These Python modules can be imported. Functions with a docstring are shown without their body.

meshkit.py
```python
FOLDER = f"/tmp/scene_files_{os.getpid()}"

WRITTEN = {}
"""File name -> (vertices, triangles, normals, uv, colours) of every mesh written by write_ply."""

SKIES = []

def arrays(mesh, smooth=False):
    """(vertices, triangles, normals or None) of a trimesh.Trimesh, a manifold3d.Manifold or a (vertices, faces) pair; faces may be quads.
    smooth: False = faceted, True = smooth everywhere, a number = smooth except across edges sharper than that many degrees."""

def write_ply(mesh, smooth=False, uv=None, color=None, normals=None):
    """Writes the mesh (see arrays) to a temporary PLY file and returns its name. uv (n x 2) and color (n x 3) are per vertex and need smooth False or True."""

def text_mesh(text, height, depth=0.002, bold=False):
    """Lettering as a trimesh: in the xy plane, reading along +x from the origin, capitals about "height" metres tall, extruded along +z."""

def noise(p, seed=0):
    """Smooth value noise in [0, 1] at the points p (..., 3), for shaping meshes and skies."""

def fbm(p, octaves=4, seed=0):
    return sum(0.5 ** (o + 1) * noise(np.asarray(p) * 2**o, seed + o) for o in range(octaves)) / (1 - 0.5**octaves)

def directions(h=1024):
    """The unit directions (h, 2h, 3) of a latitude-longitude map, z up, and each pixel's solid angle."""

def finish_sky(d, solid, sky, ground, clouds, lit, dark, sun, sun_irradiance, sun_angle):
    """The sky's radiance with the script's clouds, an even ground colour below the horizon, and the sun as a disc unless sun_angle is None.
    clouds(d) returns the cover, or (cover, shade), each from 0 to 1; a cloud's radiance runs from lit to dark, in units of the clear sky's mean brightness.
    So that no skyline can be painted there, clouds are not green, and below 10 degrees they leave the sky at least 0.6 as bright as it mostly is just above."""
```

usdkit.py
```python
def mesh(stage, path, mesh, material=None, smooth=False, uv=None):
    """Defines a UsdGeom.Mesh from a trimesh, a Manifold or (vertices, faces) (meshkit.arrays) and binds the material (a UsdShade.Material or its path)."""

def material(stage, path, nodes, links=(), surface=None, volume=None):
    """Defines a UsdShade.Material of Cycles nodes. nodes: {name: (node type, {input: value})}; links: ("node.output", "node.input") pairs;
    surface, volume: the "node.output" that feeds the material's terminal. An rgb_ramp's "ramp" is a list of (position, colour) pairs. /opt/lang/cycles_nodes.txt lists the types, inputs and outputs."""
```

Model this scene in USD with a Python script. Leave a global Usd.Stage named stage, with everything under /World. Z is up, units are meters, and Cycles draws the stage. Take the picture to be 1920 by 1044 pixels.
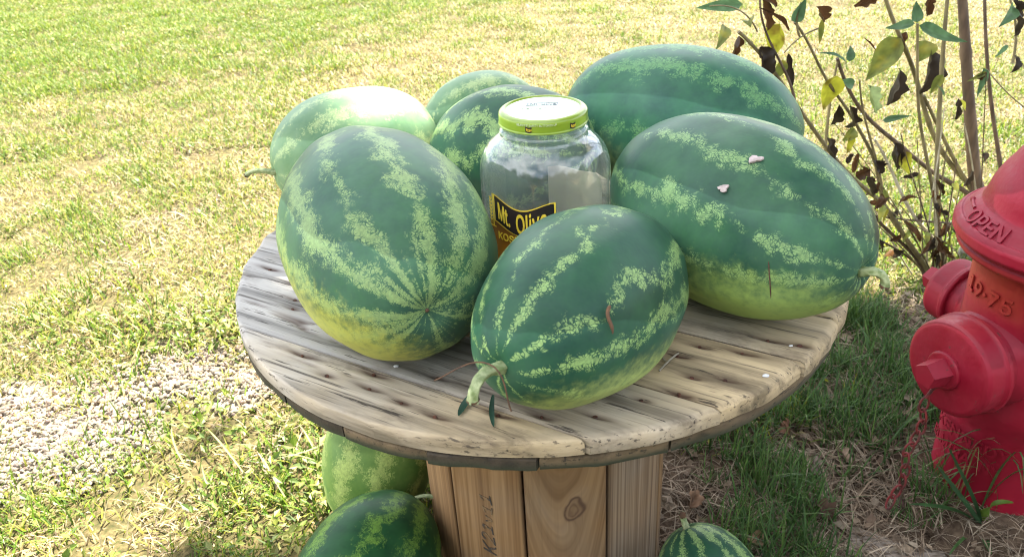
import math, random
import numpy as np, trimesh, usdkit, meshkit
from pxr import Usd, UsdGeom, UsdLux, UsdShade, Sdf, Gf, Vt

stage = Usd.Stage.CreateInMemory()
UsdGeom.SetStageUpAxis(stage, 'Z'); UsdGeom.SetStageMetersPerUnit(stage, 1.0)
UsdGeom.Xform.Define(stage, '/World')

# ------------------------------------------------------------------ camera, sky, sun, exposure
FPX = 1520.0
CF = np.array([0.0, 0.8698793, -0.4932646]); CR = np.array([0.9980268, -0.0309714, -0.0546186]); CU = np.array([0.0627887, 0.4922913, 0.8681629])
CC = np.array([-0.0403904, -1.1087133, 1.1932135])
EXPOSURE = 2.95
SUN_AZ, SUN_EL = math.radians(25), math.radians(50)      # azimuth from +y towards +x
SUN = np.array([math.sin(SUN_AZ) * math.cos(SUN_EL), math.cos(SUN_AZ) * math.cos(SUN_EL), math.sin(SUN_EL)])
cam = UsdGeom.Camera.Define(stage, '/World/camera')
cam.CreateHorizontalApertureAttr(36.0); cam.CreateFocalLengthAttr(36.0 * FPX / 1920)
cam.CreateFStopAttr(10.0); cam.CreateFocusDistanceAttr(1.08); cam.CreateExposureAttr(EXPOSURE)
cam.CreateClippingRangeAttr(Gf.Vec2f(0.05, 5000))
M4 = np.eye(4); M4[0, :3] = CR; M4[1, :3] = CU; M4[2, :3] = -CF; M4[3, :3] = CC
UsdGeom.Xformable(cam).AddTransformOp().Set(Gf.Matrix4d(M4.tolist()))

sky = UsdLux.DomeLight.Define(stage, '/World/sky')
skymat = usdkit.material(stage, '/World/Looks/sky_air', {
    'tc': ('texture_coordinate', {}),
    's': ('sky_texture', {'sky_type': 'single_scattering', 'sun_disc': False, 'sun_elevation': SUN_EL, 'sun_rotation': SUN_AZ, 'aerosol_density': 1.5}),
    'mp': ('mapping', {'scale': (1.0, 1.0, 2.2)}),
    'n': ('noise_texture', {'scale': 2.3, 'detail': 5.0, 'roughness': 0.55}),
    'r': ('map_range', {'range_type': 'smoothstep', 'from_min': 0.40, 'from_max': 0.60, 'to_min': 0.05, 'to_max': 0.7}),
    'm': ('mix', {'color2': (14.0, 14.1, 14.3)}),
    'b': ('background_shader', {'strength': 0.05})},
    [('tc.generated', 'mp.vector'), ('mp.vector', 'n.vector'), ('n.fac', 'r.value'), ('r.result', 'm.fac'), ('s.color', 'm.color1'), ('m.color', 'b.color')], surface='b.background')
UsdShade.MaterialBindingAPI.Apply(sky.GetPrim()).Bind(skymat)
sky.GetPrim().SetCustomDataByKey('kind', 'structure')
sun = UsdLux.DistantLight.Define(stage, '/World/sun')
sun.CreateNormalizeAttr(True) if hasattr(sun, 'CreateNormalizeAttr') else None
sun.CreateIntensityAttr(1.25); sun.CreateAngleAttr(0.5); sun.CreateColorAttr(Gf.Vec3f(1.0, 0.93, 0.8))
zc = SUN; xc = np.cross([0, 0, 1.0], zc); xc /= np.linalg.norm(xc); yc = np.cross(zc, xc)
S4 = np.eye(4); S4[0, :3] = xc; S4[1, :3] = yc; S4[2, :3] = zc
UsdGeom.Xformable(sun).AddTransformOp().Set(Gf.Matrix4d(S4.tolist()))

# ------------------------------------------------------------------ helpers
HT = 0.62                                                    # height of the table top
def project(X):
    V = np.asarray(X, float) - CC; z = V @ CF
    return np.stack([960 + FPX * (V @ CR) / z, 522 - FPX * (V @ CU) / z], -1)
def ray(u, v):
    return CF + CR * (u - 960) / FPX - CU * (v - 522) / FPX
def on_z(u, v, z=0.0):
    d = ray(u, v); return CC + d * (z - CC[2]) / d[2]
def on_y(u, v, y):
    d = ray(u, v); return CC + d * (y - CC[1]) / d[1]
def rng_of(s): return np.random.default_rng(s)
noise, fbm = meshkit.noise, meshkit.fbm
used = {}
def numbered(parent, name):
    k = (str(parent), name); n = used.get(k, 0); used[k] = n + 1
    return f'{parent}/{name}' if n == 0 else f'{parent}/{name}_{n:03d}'
def tag(o, label=None, cat=None, group=None, kind=None):
    p = o.GetPrim() if hasattr(o, 'GetPrim') else o
    for k, v in (('label', label), ('category', cat), ('group', group), ('kind', kind)):
        if v: p.SetCustomDataByKey(k, v)
    return p
LOC = {}
def thing(name, label, cat, loc=(0, 0, 0), group=None, kind=None):
    path = numbered('/World', name)
    x = UsdGeom.Xform.Define(stage, path); x.AddTranslateOp().Set(Gf.Vec3d(*map(float, loc)))
    LOC[path] = np.array(loc, float)
    return tag(x, label, cat, group, kind)
def arr(m):
    if hasattr(m, 'vertices'): return np.array(m.vertices, float), np.array(m.faces, int)
    if hasattr(m, 'to_mesh'):
        q = m.to_mesh(); return np.array(q.vert_properties[:, :3], float), np.array(q.tri_verts, int)
    v, f = np.asarray(m[0], float), np.asarray(m[1], int)
    if f.shape[1] == 4: f = np.vstack([f[:, [0, 1, 2]], f[:, [0, 2, 3]]])
    return v, f
def part(parent, name, mesh, mat, smooth=False, attrs=None, label=None):
    """Mesh given in world coordinates, stored relative to its thing's base."""
    pp = str(parent.GetPath()) if hasattr(parent, 'GetPath') else parent
    root = '/'.join(pp.split('/')[:3])
    path = numbered(pp, name)
    v, f = arr(mesh)
    if root in LOC: v = v - LOC[root]
    m = usdkit.mesh(stage, path, (v, f), mat, smooth=smooth)
    for k, val in (attrs or {}).items():
        val = np.asarray(val, np.float32); api = UsdGeom.PrimvarsAPI(m)
        if val.ndim == 1: api.CreatePrimvar(k, Sdf.ValueTypeNames.FloatArray, 'vertex').Set(Vt.FloatArray.FromNumpy(val))
        else: api.CreatePrimvar(k, Sdf.ValueTypeNames.Color3fArray, 'vertex').Set(Vt.Vec3fArray.FromNumpy(val))
    if label: tag(m, label)
    return m.GetPrim()
def solo(name, mesh, mat, label=None, cat=None, group=None, kind=None, smooth=False, attrs=None):
    p = part('/World', name, mesh, mat, smooth, attrs); return tag(p, label, cat, group, kind)
def cat_mesh(ms):
    vs, fs, n = [], [], 0
    for m in ms:
        v, f = arr(m); vs.append(v); fs.append(f + n); n += len(v)
    return np.vstack(vs), np.vstack(fs)
def grid_faces(nu, nv, wrap_u=False, wrap_v=False):
    i, j = np.meshgrid(np.arange(nu if wrap_u else nu - 1), np.arange(nv if wrap_v else nv - 1), indexing='ij')
    a = i * nv + j; b = ((i + 1) % nu) * nv + j; c = ((i + 1) % nu) * nv + (j + 1) % nv; d = i * nv + (j + 1) % nv
    q = np.stack([a, b, c, d], -1).reshape(-1, 4)
    return np.vstack([q[:, [0, 1, 2]], q[:, [0, 2, 3]]])
def unit(v): v = np.asarray(v, float); return v / np.linalg.norm(v)
def spline(P, n):
    P = np.asarray(P, float)
    if len(P) < 3: t = np.linspace(0, 1, n)[:, None]; return P[0] * (1 - t) + P[-1] * t
    from scipy.interpolate import CubicSpline
    s = np.r_[0, np.cumsum(np.linalg.norm(np.diff(P[:, :3], axis=0), axis=1))]
    return CubicSpline(s, P)(np.linspace(0, s[-1], n))
def tube(P, r, sides=8, caps=True, ridge=0.0):
    P = np.asarray(P, float); n = len(P); r = np.broadcast_to(r, n)
    T = np.gradient(P, axis=0); T /= np.linalg.norm(T, axis=1)[:, None]
    u = np.cross(T[0], [0.31, 0.22, 0.93]); u /= np.linalg.norm(u); V = []
    for i in range(n):
        u = u - T[i] * (u @ T[i]); u /= np.linalg.norm(u); w = np.cross(T[i], u)
        a = np.arange(sides) / sides * 2 * np.pi
        V.append(P[i] + r[i] * (1 + ridge * np.cos(5 * a + i * .12))[:, None] * (np.cos(a)[:, None] * u + np.sin(a)[:, None] * w))
    V = np.vstack(V); F = grid_faces(n, sides, wrap_v=True)
    if caps:
        k = len(V); V = np.vstack([V, P[:1], P[-1:]]); a = np.arange(sides); b = (a + 1) % sides
        F = np.vstack([F, np.stack([np.full(sides, k), a, b], 1)[:, [0, 2, 1]], np.stack([np.full(sides, k + 1), a + (n - 1) * sides, b + (n - 1) * sides], 1)])
    return V, F
def lathe(prof, n=64, center=(0, 0, 0), axis=None):
    prof = np.asarray(prof, float); a = np.arange(n) / n * 2 * np.pi
    V = np.stack([prof[:, None, 0] * np.cos(a), prof[:, None, 0] * np.sin(a), np.broadcast_to(prof[:, None, 1], (len(prof), n))], -1).reshape(-1, 3)
    F = grid_faces(len(prof), n, wrap_v=True)[:, ::-1]
    if axis is not None:
        z = unit(axis); x = unit(np.cross([0.0, 0.0, 1.0], z) if abs(z[2]) < .99 else [1, 0, 0]); y = np.cross(z, x)
        V = V @ np.stack([x, y, z])
    return V + np.asarray(center, float), F

# ------------------------------------------------------------------ materials
def mat(name, nodes, links, surface='p.BSDF', volume=None):
    return usdkit.material(stage, '/World/Looks/' + name, nodes, links, surface=surface, volume=volume)
def noisy(name, c1, c2, scale, rough=0.6, bump=0.0, stretch=(1, 1, 1), detail=4.0, lo=0.35, hi=0.65, spec=0.5, **kw):
    return mat(name, {'tc': ('texture_coordinate', {}), 'mp': ('mapping', {'scale': stretch}), 'n': ('noise_texture', {'scale': scale, 'detail': detail}),
        'r': ('rgb_ramp', {'ramp': [(0, c1), (lo, c1), (hi, c2), (1, c2)]}), 'b': ('bump', {'strength': bump, 'distance': 0.002}),
        'p': ('principled_bsdf', {'roughness': rough, 'specular_ior_level': spec, **kw})},
        [('tc.object', 'mp.vector'), ('mp.vector', 'n.vector'), ('n.fac', 'r.fac'), ('r.color', 'p.base_color'), ('n.fac', 'b.height')] + ([('b.normal', 'p.normal')] if bump else []))

def melon_material(name, dark, dark2, light, pale, bloom=0.08, fine=95.0, cell=190.0):
    return mat(name, {
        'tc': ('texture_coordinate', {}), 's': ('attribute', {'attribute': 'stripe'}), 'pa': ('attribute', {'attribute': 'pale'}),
        'n1': ('noise_texture', {'scale': fine, 'detail': 5.0, 'roughness': 0.62}),
        'n1c': ('math', {'math_type': 'multiply_add', 'value2': 1.05, 'value3': -0.525}),
        'f': ('math', {'math_type': 'add'}),
        'm': ('map_range', {'range_type': 'smoothstep', 'from_min': -0.20, 'from_max': 0.26}),
        'vw': ('noise_texture', {'scale': 60.0, 'detail': 2.0}),
        'vmix': ('vector_math', {'math_type': 'multiply_add', 'vector2': (0.024, 0.024, 0.024)}),
        'vo': ('voronoi_texture', {'feature': 'distance_to_edge', 'scale': cell * 1.3}),
        'vein': ('map_range', {'range_type': 'smoothstep', 'from_min': 0.0, 'from_max': 0.17, 'to_min': 0.0, 'to_max': 1.0}),
        'vk': ('math', {'math_type': 'multiply_add', 'value2': 0.42, 'value3': -0.32}), 'f2': ('math', {'math_type': 'add'}),
        'vd': ('math', {'math_type': 'multiply_add', 'value2': 0.25, 'value3': 0.75}), 'mv': ('math', {'math_type': 'multiply'}),
        'n2': ('noise_texture', {'scale': 17.0, 'detail': 7.0, 'roughness': 0.68}),
        'rd': ('rgb_ramp', {'ramp': [(0.33, dark), (0.66, dark2)]}),
        'n4': ('noise_texture', {'scale': 240.0, 'detail': 2.0}),
        'rl': ('rgb_ramp', {'ramp': [(0.3, tuple(np.array(light) * 0.72)), (0.65, light)]}),
        'mx': ('mix', {}),
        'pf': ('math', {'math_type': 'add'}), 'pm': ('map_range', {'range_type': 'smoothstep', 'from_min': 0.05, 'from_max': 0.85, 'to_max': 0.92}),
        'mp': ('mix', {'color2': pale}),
        'nb': ('noise_texture', {'scale': 9.0, 'detail': 6.0, 'roughness': 0.65}),
        'rb': ('map_range', {'from_min': 0.3, 'from_max': 0.7, 'to_min': bloom * 0.35, 'to_max': bloom * 1.6, 'clamp': True}),
        'mb': ('mix', {'color2': (0.30, 0.38, 0.42)}),
        'rr': ('map_range', {'from_min': 0.3, 'from_max': 0.7, 'to_min': 0.34, 'to_max': 0.5}),
        'bp': ('bump', {'strength': 0.12, 'distance': 0.0008}),
        'p': ('principled_bsdf', {'specular_ior_level': 0.15, 'coat_weight': 0.0})},
        [('tc.object', 'n1.vector'), ('tc.object', 'n2.vector'), ('tc.object', 'nb.vector'), ('tc.object', 'n4.vector'), ('tc.object', 'vw.vector'),
         ('vw.color', 'vmix.vector1'), ('tc.object', 'vmix.vector3'), ('vmix.vector', 'vo.vector'),
         ('n1.fac', 'n1c.value1'), ('s.fac', 'f.value1'), ('n1c.value', 'f.value2'), ('vein.result', 'vk.value1'), ('f.value', 'f2.value1'), ('vk.value', 'f2.value2'), ('f2.value', 'm.value'), ('vein.result', 'vd.value1'),
         ('vo.distance', 'vein.value'), ('m.result', 'mv.value1'), ('vd.value', 'mv.value2'),
         ('n2.fac', 'rd.fac'), ('n4.fac', 'rl.fac'), ('rd.color', 'mx.color1'), ('rl.color', 'mx.color2'), ('mv.value', 'mx.fac'),
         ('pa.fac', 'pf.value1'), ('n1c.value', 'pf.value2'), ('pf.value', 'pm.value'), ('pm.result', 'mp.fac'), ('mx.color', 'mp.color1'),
         ('nb.fac', 'rb.value'), ('rb.result', 'mb.fac'), ('mp.color', 'mb.color1'), ('mb.color', 'p.base_color'),
         ('nb.fac', 'rr.value'), ('rr.result', 'p.roughness'), ('n4.fac', 'bp.height'), ('bp.normal', 'p.normal')])

STEM = noisy('melon_stem', (0.15, 0.20, 0.07), (0.34, 0.38, 0.20), 160.0, 0.6, 0.4, stretch=(1, 1, 1))
STEM_DRY = noisy('dry_tendril', (0.06, 0.03, 0.015), (0.13, 0.065, 0.03), 80.0, 0.8)
SCAR = noisy('brown_scar', (0.06, 0.03, 0.02), (0.15, 0.08, 0.05), 200.0, 0.85)

def weathered(name, grey, tan, dark, moss, zgrain=False):
    """Old bare wood, grain along local x (or along z); primvars weather, stain and crack are shaped on the mesh."""
    st = (1.6, 34, 34) if not zgrain else (34, 34, 1.3)
    st2 = (3.5, 150, 150) if not zgrain else (150, 150, 3.0)
    return mat(name, {
        'tc': ('texture_coordinate', {}), 'oi': ('object_info', {}), 'sh': ('vector_math', {'math_type': 'scale', 'vector1': (3.1, 1.7, 2.3)}), 'ad': ('vector_math', {'math_type': 'add'}),
        'mp': ('mapping', {'scale': st}), 'mp2': ('mapping', {'scale': st2}),
        'n': ('noise_texture', {'scale': 1.0, 'detail': 6.0, 'roughness': 0.6, 'distortion': 0.35}),
        'n2': ('noise_texture', {'scale': 1.0, 'detail': 5.0, 'roughness': 0.65}),
        'nl': ('noise_texture', {'scale': 9.0, 'detail': 4.0}),
        'we': ('attribute', {'attribute': 'weather'}), 'sn': ('attribute', {'attribute': 'stain'}), 'ed': ('attribute', {'attribute': 'edge'}),
        'rg': ('rgb_ramp', {'ramp': [(0.34, tuple(np.array(grey) * 0.42)), (0.47, grey), (0.62, tuple(np.array(grey) * 1.3))]}),
        'rt': ('rgb_ramp', {'ramp': [(0.34, tuple(np.array(tan) * 0.48)), (0.48, tan), (0.64, tuple(np.array(tan) * 1.28))]}),
        'wl': ('math', {'math_type': 'multiply_add', 'value2': 1.05, 'value3': -0.525}), 'wa': ('math', {'math_type': 'add', 'use_clamp': True}),
        'm1': ('mix', {}),
        'cr': ('map_range', {'range_type': 'smoothstep', 'from_min': 0.56, 'from_max': 0.66, 'to_min': 0.0, 'to_max': 0.8}),
        'm2': ('mix', {'color2': dark}),
        'm3': ('mix', {'color2': (0.060, 0.028, 0.017)}),
        'n3': ('noise_texture', {'scale': 1.0, 'detail': 4.0, 'roughness': 0.7}), 'mp3': ('mapping', {'scale': (9.0, 130.0, 130.0) if not zgrain else (130.0, 130.0, 9.0)}), 'c3': ('map_range', {'range_type': 'smoothstep', 'from_min': 0.62, 'from_max': 0.66, 'to_max': 0.85}), 'm5': ('mix', {'color2': (0.035, 0.027, 0.022)}),
        'em': ('math', {'math_type': 'multiply_add', 'value2': 1.6, 'value3': -0.8}), 'ea': ('math', {'math_type': 'add', 'use_clamp': True}), 'eb': ('math', {'math_type': 'multiply', 'use_clamp': True}),
        'nk': ('noise_texture', {'scale': 6.0, 'detail': 6.0, 'roughness': 0.7}), 'rk': ('map_range', {'range_type': 'smoothstep', 'from_min': 0.52, 'from_max': 0.70, 'to_max': 0.55}), 'm6': ('mix', {'color2': (0.075, 0.052, 0.036)}), 'mpk': ('mapping', {'scale': (1.0, 3.2, 3.2) if not zgrain else (3.2, 3.2, 1.0)}),
        'm4': ('mix', {'color2': moss}),
        'bp': ('bump', {'strength': 0.55, 'distance': 0.0022}),
        'p': ('principled_bsdf', {'roughness': 0.8, 'specular_ior_level': 0.3})},
        [('oi.random', 'sh.scale'), ('tc.object', 'ad.vector1'), ('sh.vector', 'ad.vector2'), ('ad.vector', 'mp.vector'), ('ad.vector', 'mp2.vector'), ('ad.vector', 'nl.vector'),
         ('mp.vector', 'n.vector'), ('mp2.vector', 'n2.vector'), ('n.fac', 'rg.fac'), ('n.fac', 'rt.fac'),
         ('nl.fac', 'wl.value1'), ('wl.value', 'wa.value1'), ('we.fac', 'wa.value2'), ('wa.value', 'm1.fac'), ('rg.color', 'm1.color1'), ('rt.color', 'm1.color2'),
         ('n2.fac', 'cr.value'), ('cr.result', 'm2.fac'), ('m1.color', 'm2.color1'),
         ('sn.fac', 'm3.fac'), ('m2.color', 'm3.color1'),
         ('nl.fac', 'em.value1'), ('em.value', 'ea.value1'), ('ed.fac', 'ea.value2'), ('ea.value', 'eb.value1'), ('ed.fac', 'eb.value2'), ('eb.value', 'm4.fac'), ('ad.vector', 'mp3.vector'), ('mp3.vector', 'n3.vector'), ('n3.fac', 'c3.value'), ('c3.result', 'm5.fac'), ('ad.vector', 'mpk.vector'), ('mpk.vector', 'nk.vector'), ('nk.fac', 'rk.value'), ('rk.result', 'm6.fac'), ('m3.color', 'm6.color1'), ('m6.color', 'm5.color1'), ('m5.color', 'm4.color1'),
         ('m4.color', 'p.base_color'), ('n2.fac', 'bp.height'), ('bp.normal', 'p.normal')])
WOOD_TOP = weathered('weathered_board', (0.34, 0.325, 0.305), (0.45, 0.345, 0.205), (0.05, 0.04, 0.035), (0.055, 0.048, 0.03))
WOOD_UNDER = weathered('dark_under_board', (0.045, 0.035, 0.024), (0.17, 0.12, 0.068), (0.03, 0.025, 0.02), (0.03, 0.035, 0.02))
def stave_material():
    return mat('stave_wood', {
        'tc': ('texture_coordinate', {}), 'g': ('attribute', {'attribute': 'grain'}), 'tn': ('attribute', {'attribute': 'tone'}), 'kn': ('attribute', {'attribute': 'knot'}), 'ed': ('attribute', {'attribute': 'edge'}),
        'cx': ('combine_xyz', {}), 'sp': ('separate_xyz', {}), 'gz': ('math', {'math_type': 'multiply', 'value2': 1.2}), 'gx': ('math', {'math_type': 'multiply', 'value2': 120.0}),
        'n': ('noise_texture', {'scale': 1.0, 'detail': 3.0, 'roughness': 0.55}),
        'mp2': ('mapping', {'scale': (230, 230, 5)}), 'n2': ('noise_texture', {'scale': 1.0, 'detail': 5.0, 'roughness': 0.65}),
        'nl': ('noise_texture', {'scale': 7.0, 'detail': 4.0}),
        'ra': ('rgb_ramp', {'ramp': [(0.25, (0.085, 0.04, 0.016)), (0.45, (0.205, 0.112, 0.046)), (0.62, (0.29, 0.172, 0.078)), (0.8, (0.22, 0.12, 0.05))]}),
        'rb': ('rgb_ramp', {'ramp': [(0.25, (0.08, 0.058, 0.042)), (0.45, (0.18, 0.138, 0.098)), (0.7, (0.29, 0.235, 0.175))]}),
        'wl': ('math', {'math_type': 'multiply_add', 'value2': 1.4, 'value3': -0.7}), 'wa': ('math', {'math_type': 'add', 'use_clamp': True}),
        'm1': ('mix', {}), 'cr': ('map_range', {'range_type': 'smoothstep', 'from_min': 0.56, 'from_max': 0.72, 'to_max': 0.5}), 'm2': ('mix', {'color2': (0.12, 0.07, 0.04)}),
        'm3': ('mix', {'color2': (0.07, 0.035, 0.022)}), 'm4': ('mix', {'color2': (0.10, 0.055, 0.03)}),
        'bp': ('bump', {'strength': 0.4, 'distance': 0.0012}),
        'p': ('principled_bsdf', {'roughness': 0.75, 'specular_ior_level': 0.3})},
        [('tc.object', 'sp.vector'), ('sp.z', 'gz.value1'), ('g.fac', 'gx.value1'), ('gx.value', 'cx.x'), ('gz.value', 'cx.z'), ('cx.vector', 'n.vector'), ('tc.object', 'mp2.vector'), ('mp2.vector', 'n2.vector'), ('tc.object', 'nl.vector'),
         ('n.fac', 'ra.fac'), ('n.fac', 'rb.fac'), ('nl.fac', 'wl.value1'), ('wl.value', 'wa.value1'), ('tn.fac', 'wa.value2'), ('wa.value', 'm1.fac'), ('ra.color', 'm1.color1'), ('rb.color', 'm1.color2'),
         ('n2.fac', 'cr.value'), ('cr.result', 'm2.fac'), ('m1.color', 'm2.color1'), ('kn.fac', 'm3.fac'), ('m2.color', 'm3.color1'), ('ed.fac', 'm4.fac'), ('m3.color', 'm4.color1'),
         ('m4.color', 'p.base_color'), ('n2.fac', 'bp.height'), ('bp.normal', 'p.normal')])
WOOD_STAVE = stave_material()
RUST = noisy('rusty_nail', (0.03, 0.015, 0.01), (0.12, 0.04, 0.02), 300.0, 0.8)
INK = noisy('faded_ink', (0.045, 0.035, 0.028), (0.20, 0.125, 0.06), 130.0, 0.9, stretch=(1, 1, .25), lo=0.44, hi=0.6)

def tinted(name, translucent=0.35, rough=0.5, spec=0.35):
    """Thin leaf tissue; the colour of each blade stands in the mesh's tint."""
    return mat(name, {'a': ('attribute', {'attribute': 'tint'}), 'tc': ('geometry', {}), 'n': ('noise_texture', {'scale': 45.0, 'detail': 2.0}),
        'r': ('map_range', {'from_min': 0.3, 'from_max': 0.7, 'to_min': 0.7, 'to_max': 1.25}), 'sc': ('vector_math', {'math_type': 'scale'}),
        'p': ('principled_bsdf', {'roughness': rough, 'specular_ior_level': spec}), 't': ('translucent_bsdf', {}), 'm': ('mix_closure', {'fac': translucent})},
        [('tc.position', 'n.vector'), ('n.fac', 'r.value'), ('a.color', 'sc.vector1'), ('r.result', 'sc.scale'), ('sc.vector', 'p.base_color'), ('sc.vector', 't.color'), ('p.BSDF', 'm.closure1'), ('t.BSDF', 'm.closure2')], surface='m.closure')
BLADE = tinted('grass_blade', 0.4)
LITTER = tinted('dry_litter', 0.12, 0.8, 0.2)
LEAF = tinted('plant_leaf', 0.45, 0.45, 0.4)
STONE = tinted('pale_stone', 0.0, 0.85, 0.25)
SOIL = mat('soil', {'g': ('geometry', {}), 'n': ('noise_texture', {'scale': 3.0, 'detail': 6.0}), 'n2': ('noise_texture', {'scale': 70.0, 'detail': 5.0}), 'gr': ('attribute', {'attribute': 'gravel'}), 'dr': ('attribute', {'attribute': 'lawn'}),
    'r': ('rgb_ramp', {'ramp': [(0.3, (0.045, 0.030, 0.020)), (0.5, (0.085, 0.058, 0.038)), (0.7, (0.14, 0.10, 0.065))]}),
    'r3': ('rgb_ramp', {'ramp': [(0.3, (0.035, 0.035, 0.012)), (0.5, (0.07, 0.058, 0.024)), (0.7, (0.13, 0.10, 0.045))]}),
    'm0': ('mix', {}), 'r2': ('rgb_ramp', {'ramp': [(0.3, (0.15, 0.12, 0.085)), (0.6, (0.27, 0.23, 0.18))]}), 'm': ('mix', {}), 'b': ('bump', {'strength': 0.8, 'distance': 0.006}),
    'p': ('principled_bsdf', {'roughness': 0.95, 'specular_ior_level': 0.15})},
    [('g.position', 'n.vector'), ('g.position', 'n2.vector'), ('n2.fac', 'r.fac'), ('n2.fac', 'r3.fac'), ('n2.fac', 'r2.fac'), ('dr.fac', 'm0.fac'), ('r.color', 'm0.color1'), ('r3.color', 'm0.color2'), ('gr.fac', 'm.fac'), ('m0.color', 'm.color1'), ('r2.color', 'm.color2'), ('m.color', 'p.base_color'), ('n2.fac', 'b.height'), ('b.normal', 'p.normal')])
BARK = noisy('bark', (0.05, 0.035, 0.025), (0.16, 0.12, 0.09), 14.0, 0.9, 0.8, stretch=(4, 4, 0.6))
STALK = noisy('plant_stalk', (0.10, 0.08, 0.035), (0.21, 0.17, 0.08), 30.0, 0.6, 0.2, stretch=(2, 2, 0.5))
STALK_BROWN = noisy('woody_stalk', (0.05, 0.030, 0.018), (0.125, 0.08, 0.048), 26.0, 0.7, 0.4, stretch=(2, 2, 0.5))
STALK_PALE = noisy('sunlit_pale_stalk', (0.3, 0.26, 0.17), (0.5, 0.45, 0.32), 30.0, 0.7)  # sunlit paleness of one stem painted in; some twigs share the colour

# ------------------------------------------------------------------ ground zones (world coordinates of what the picture shows)
def poly_w(px, z=0.0): return np.array([on_z(u, v, z)[:2] for u, v in px])
import shapely
from shapely.geometry import Polygon, Point
def gz(x, y):
    x, y = np.asarray(x, float), np.asarray(y, float)
    p = np.stack([x * 1.7, y * 1.7, 0 * x + 3.3], -1); q = np.stack([x * 9, y * 9, 0 * x + 1.1], -1)
    z = (fbm(p, 3, 5) - .5) * .05 + (fbm(q, 2, 9) - .5) * .012
    z = z * np.clip((np.hypot(x, y) - .25) / .5, 0.25, 1)
    return z + .034 * np.exp(-(((x - .885) ** 2 + (y - .06) ** 2) / .20 ** 2) ** 2)
GRAVEL = Polygon(poly_w([(-60, 800), (42, 770), (150, 735), (215, 700), (300, 668), (400, 655), (500, 668), (600, 690), (560, 740), (470, 745), (380, 765), (320, 770), (220, 845), (140, 880), (42, 925), (-60, 960)]))
GRAVEL = GRAVEL.union(Polygon([(-1.1, .25), (-1.1, .62), (-3.2, .75), (-3.2, .1)]).buffer(.02))
def gravel_amount(x, y):
    w = .17 * (fbm(np.stack([x * 7, y * 6, 0 * x], -1), 3, 21) - .5) * 2
    d = shapely.distance(GRAVEL, shapely.points(x, y)); di = shapely.distance(GRAVEL.boundary, shapely.points(x, y))
    s = np.where(d > 0, -d, di) + w
    return np.clip(s / .10 + .30, 0, 1)
DRY = [(100,60,.0),(300,60,.0),(100,0,.0),(500,20,.05),(700,10,.15),(600,60,.2),(300,130,.15),(100,150,.1),(500,130,.5),(800,50,.5),(1000,40,.7),(1200,60,.78),(1500,40,.72),(1800,60,.7),(100,220,.45),(300,250,.55),(450,220,.65),(100,400,.6),(300,450,.6),(450,350,.6),(450,560,.58),(200,560,.66),(100,680,.6),(650,950,.3),(300,950,.38),(500,850,.3),(100,980,.45),(1650,300,.62),(1600,430,.35),(1650,500,.3),(1850,250,.5),(900,120,.8),(700,140,.72)]
DRYW = np.array([on_z(u, v)[:2] for u, v, _ in DRY]); DRYV = np.array([w for *_, w in DRY])
def dryness(x, y):
    d2 = ((np.asarray(x)[..., None] - DRYW[:, 0]) ** 2 + (np.asarray(y)[..., None] - DRYW[:, 1]) ** 2 + .02); w = d2 ** -1.5
    q = np.clip(((w * DRYV).sum(-1) / w.sum(-1) - .5) * 1.5 + .5, 0, 1); return q + (fbm(np.stack([x * 2.5, y * 2.5, 0 * x], -1), 3, 31) - .5) * .7
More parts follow.
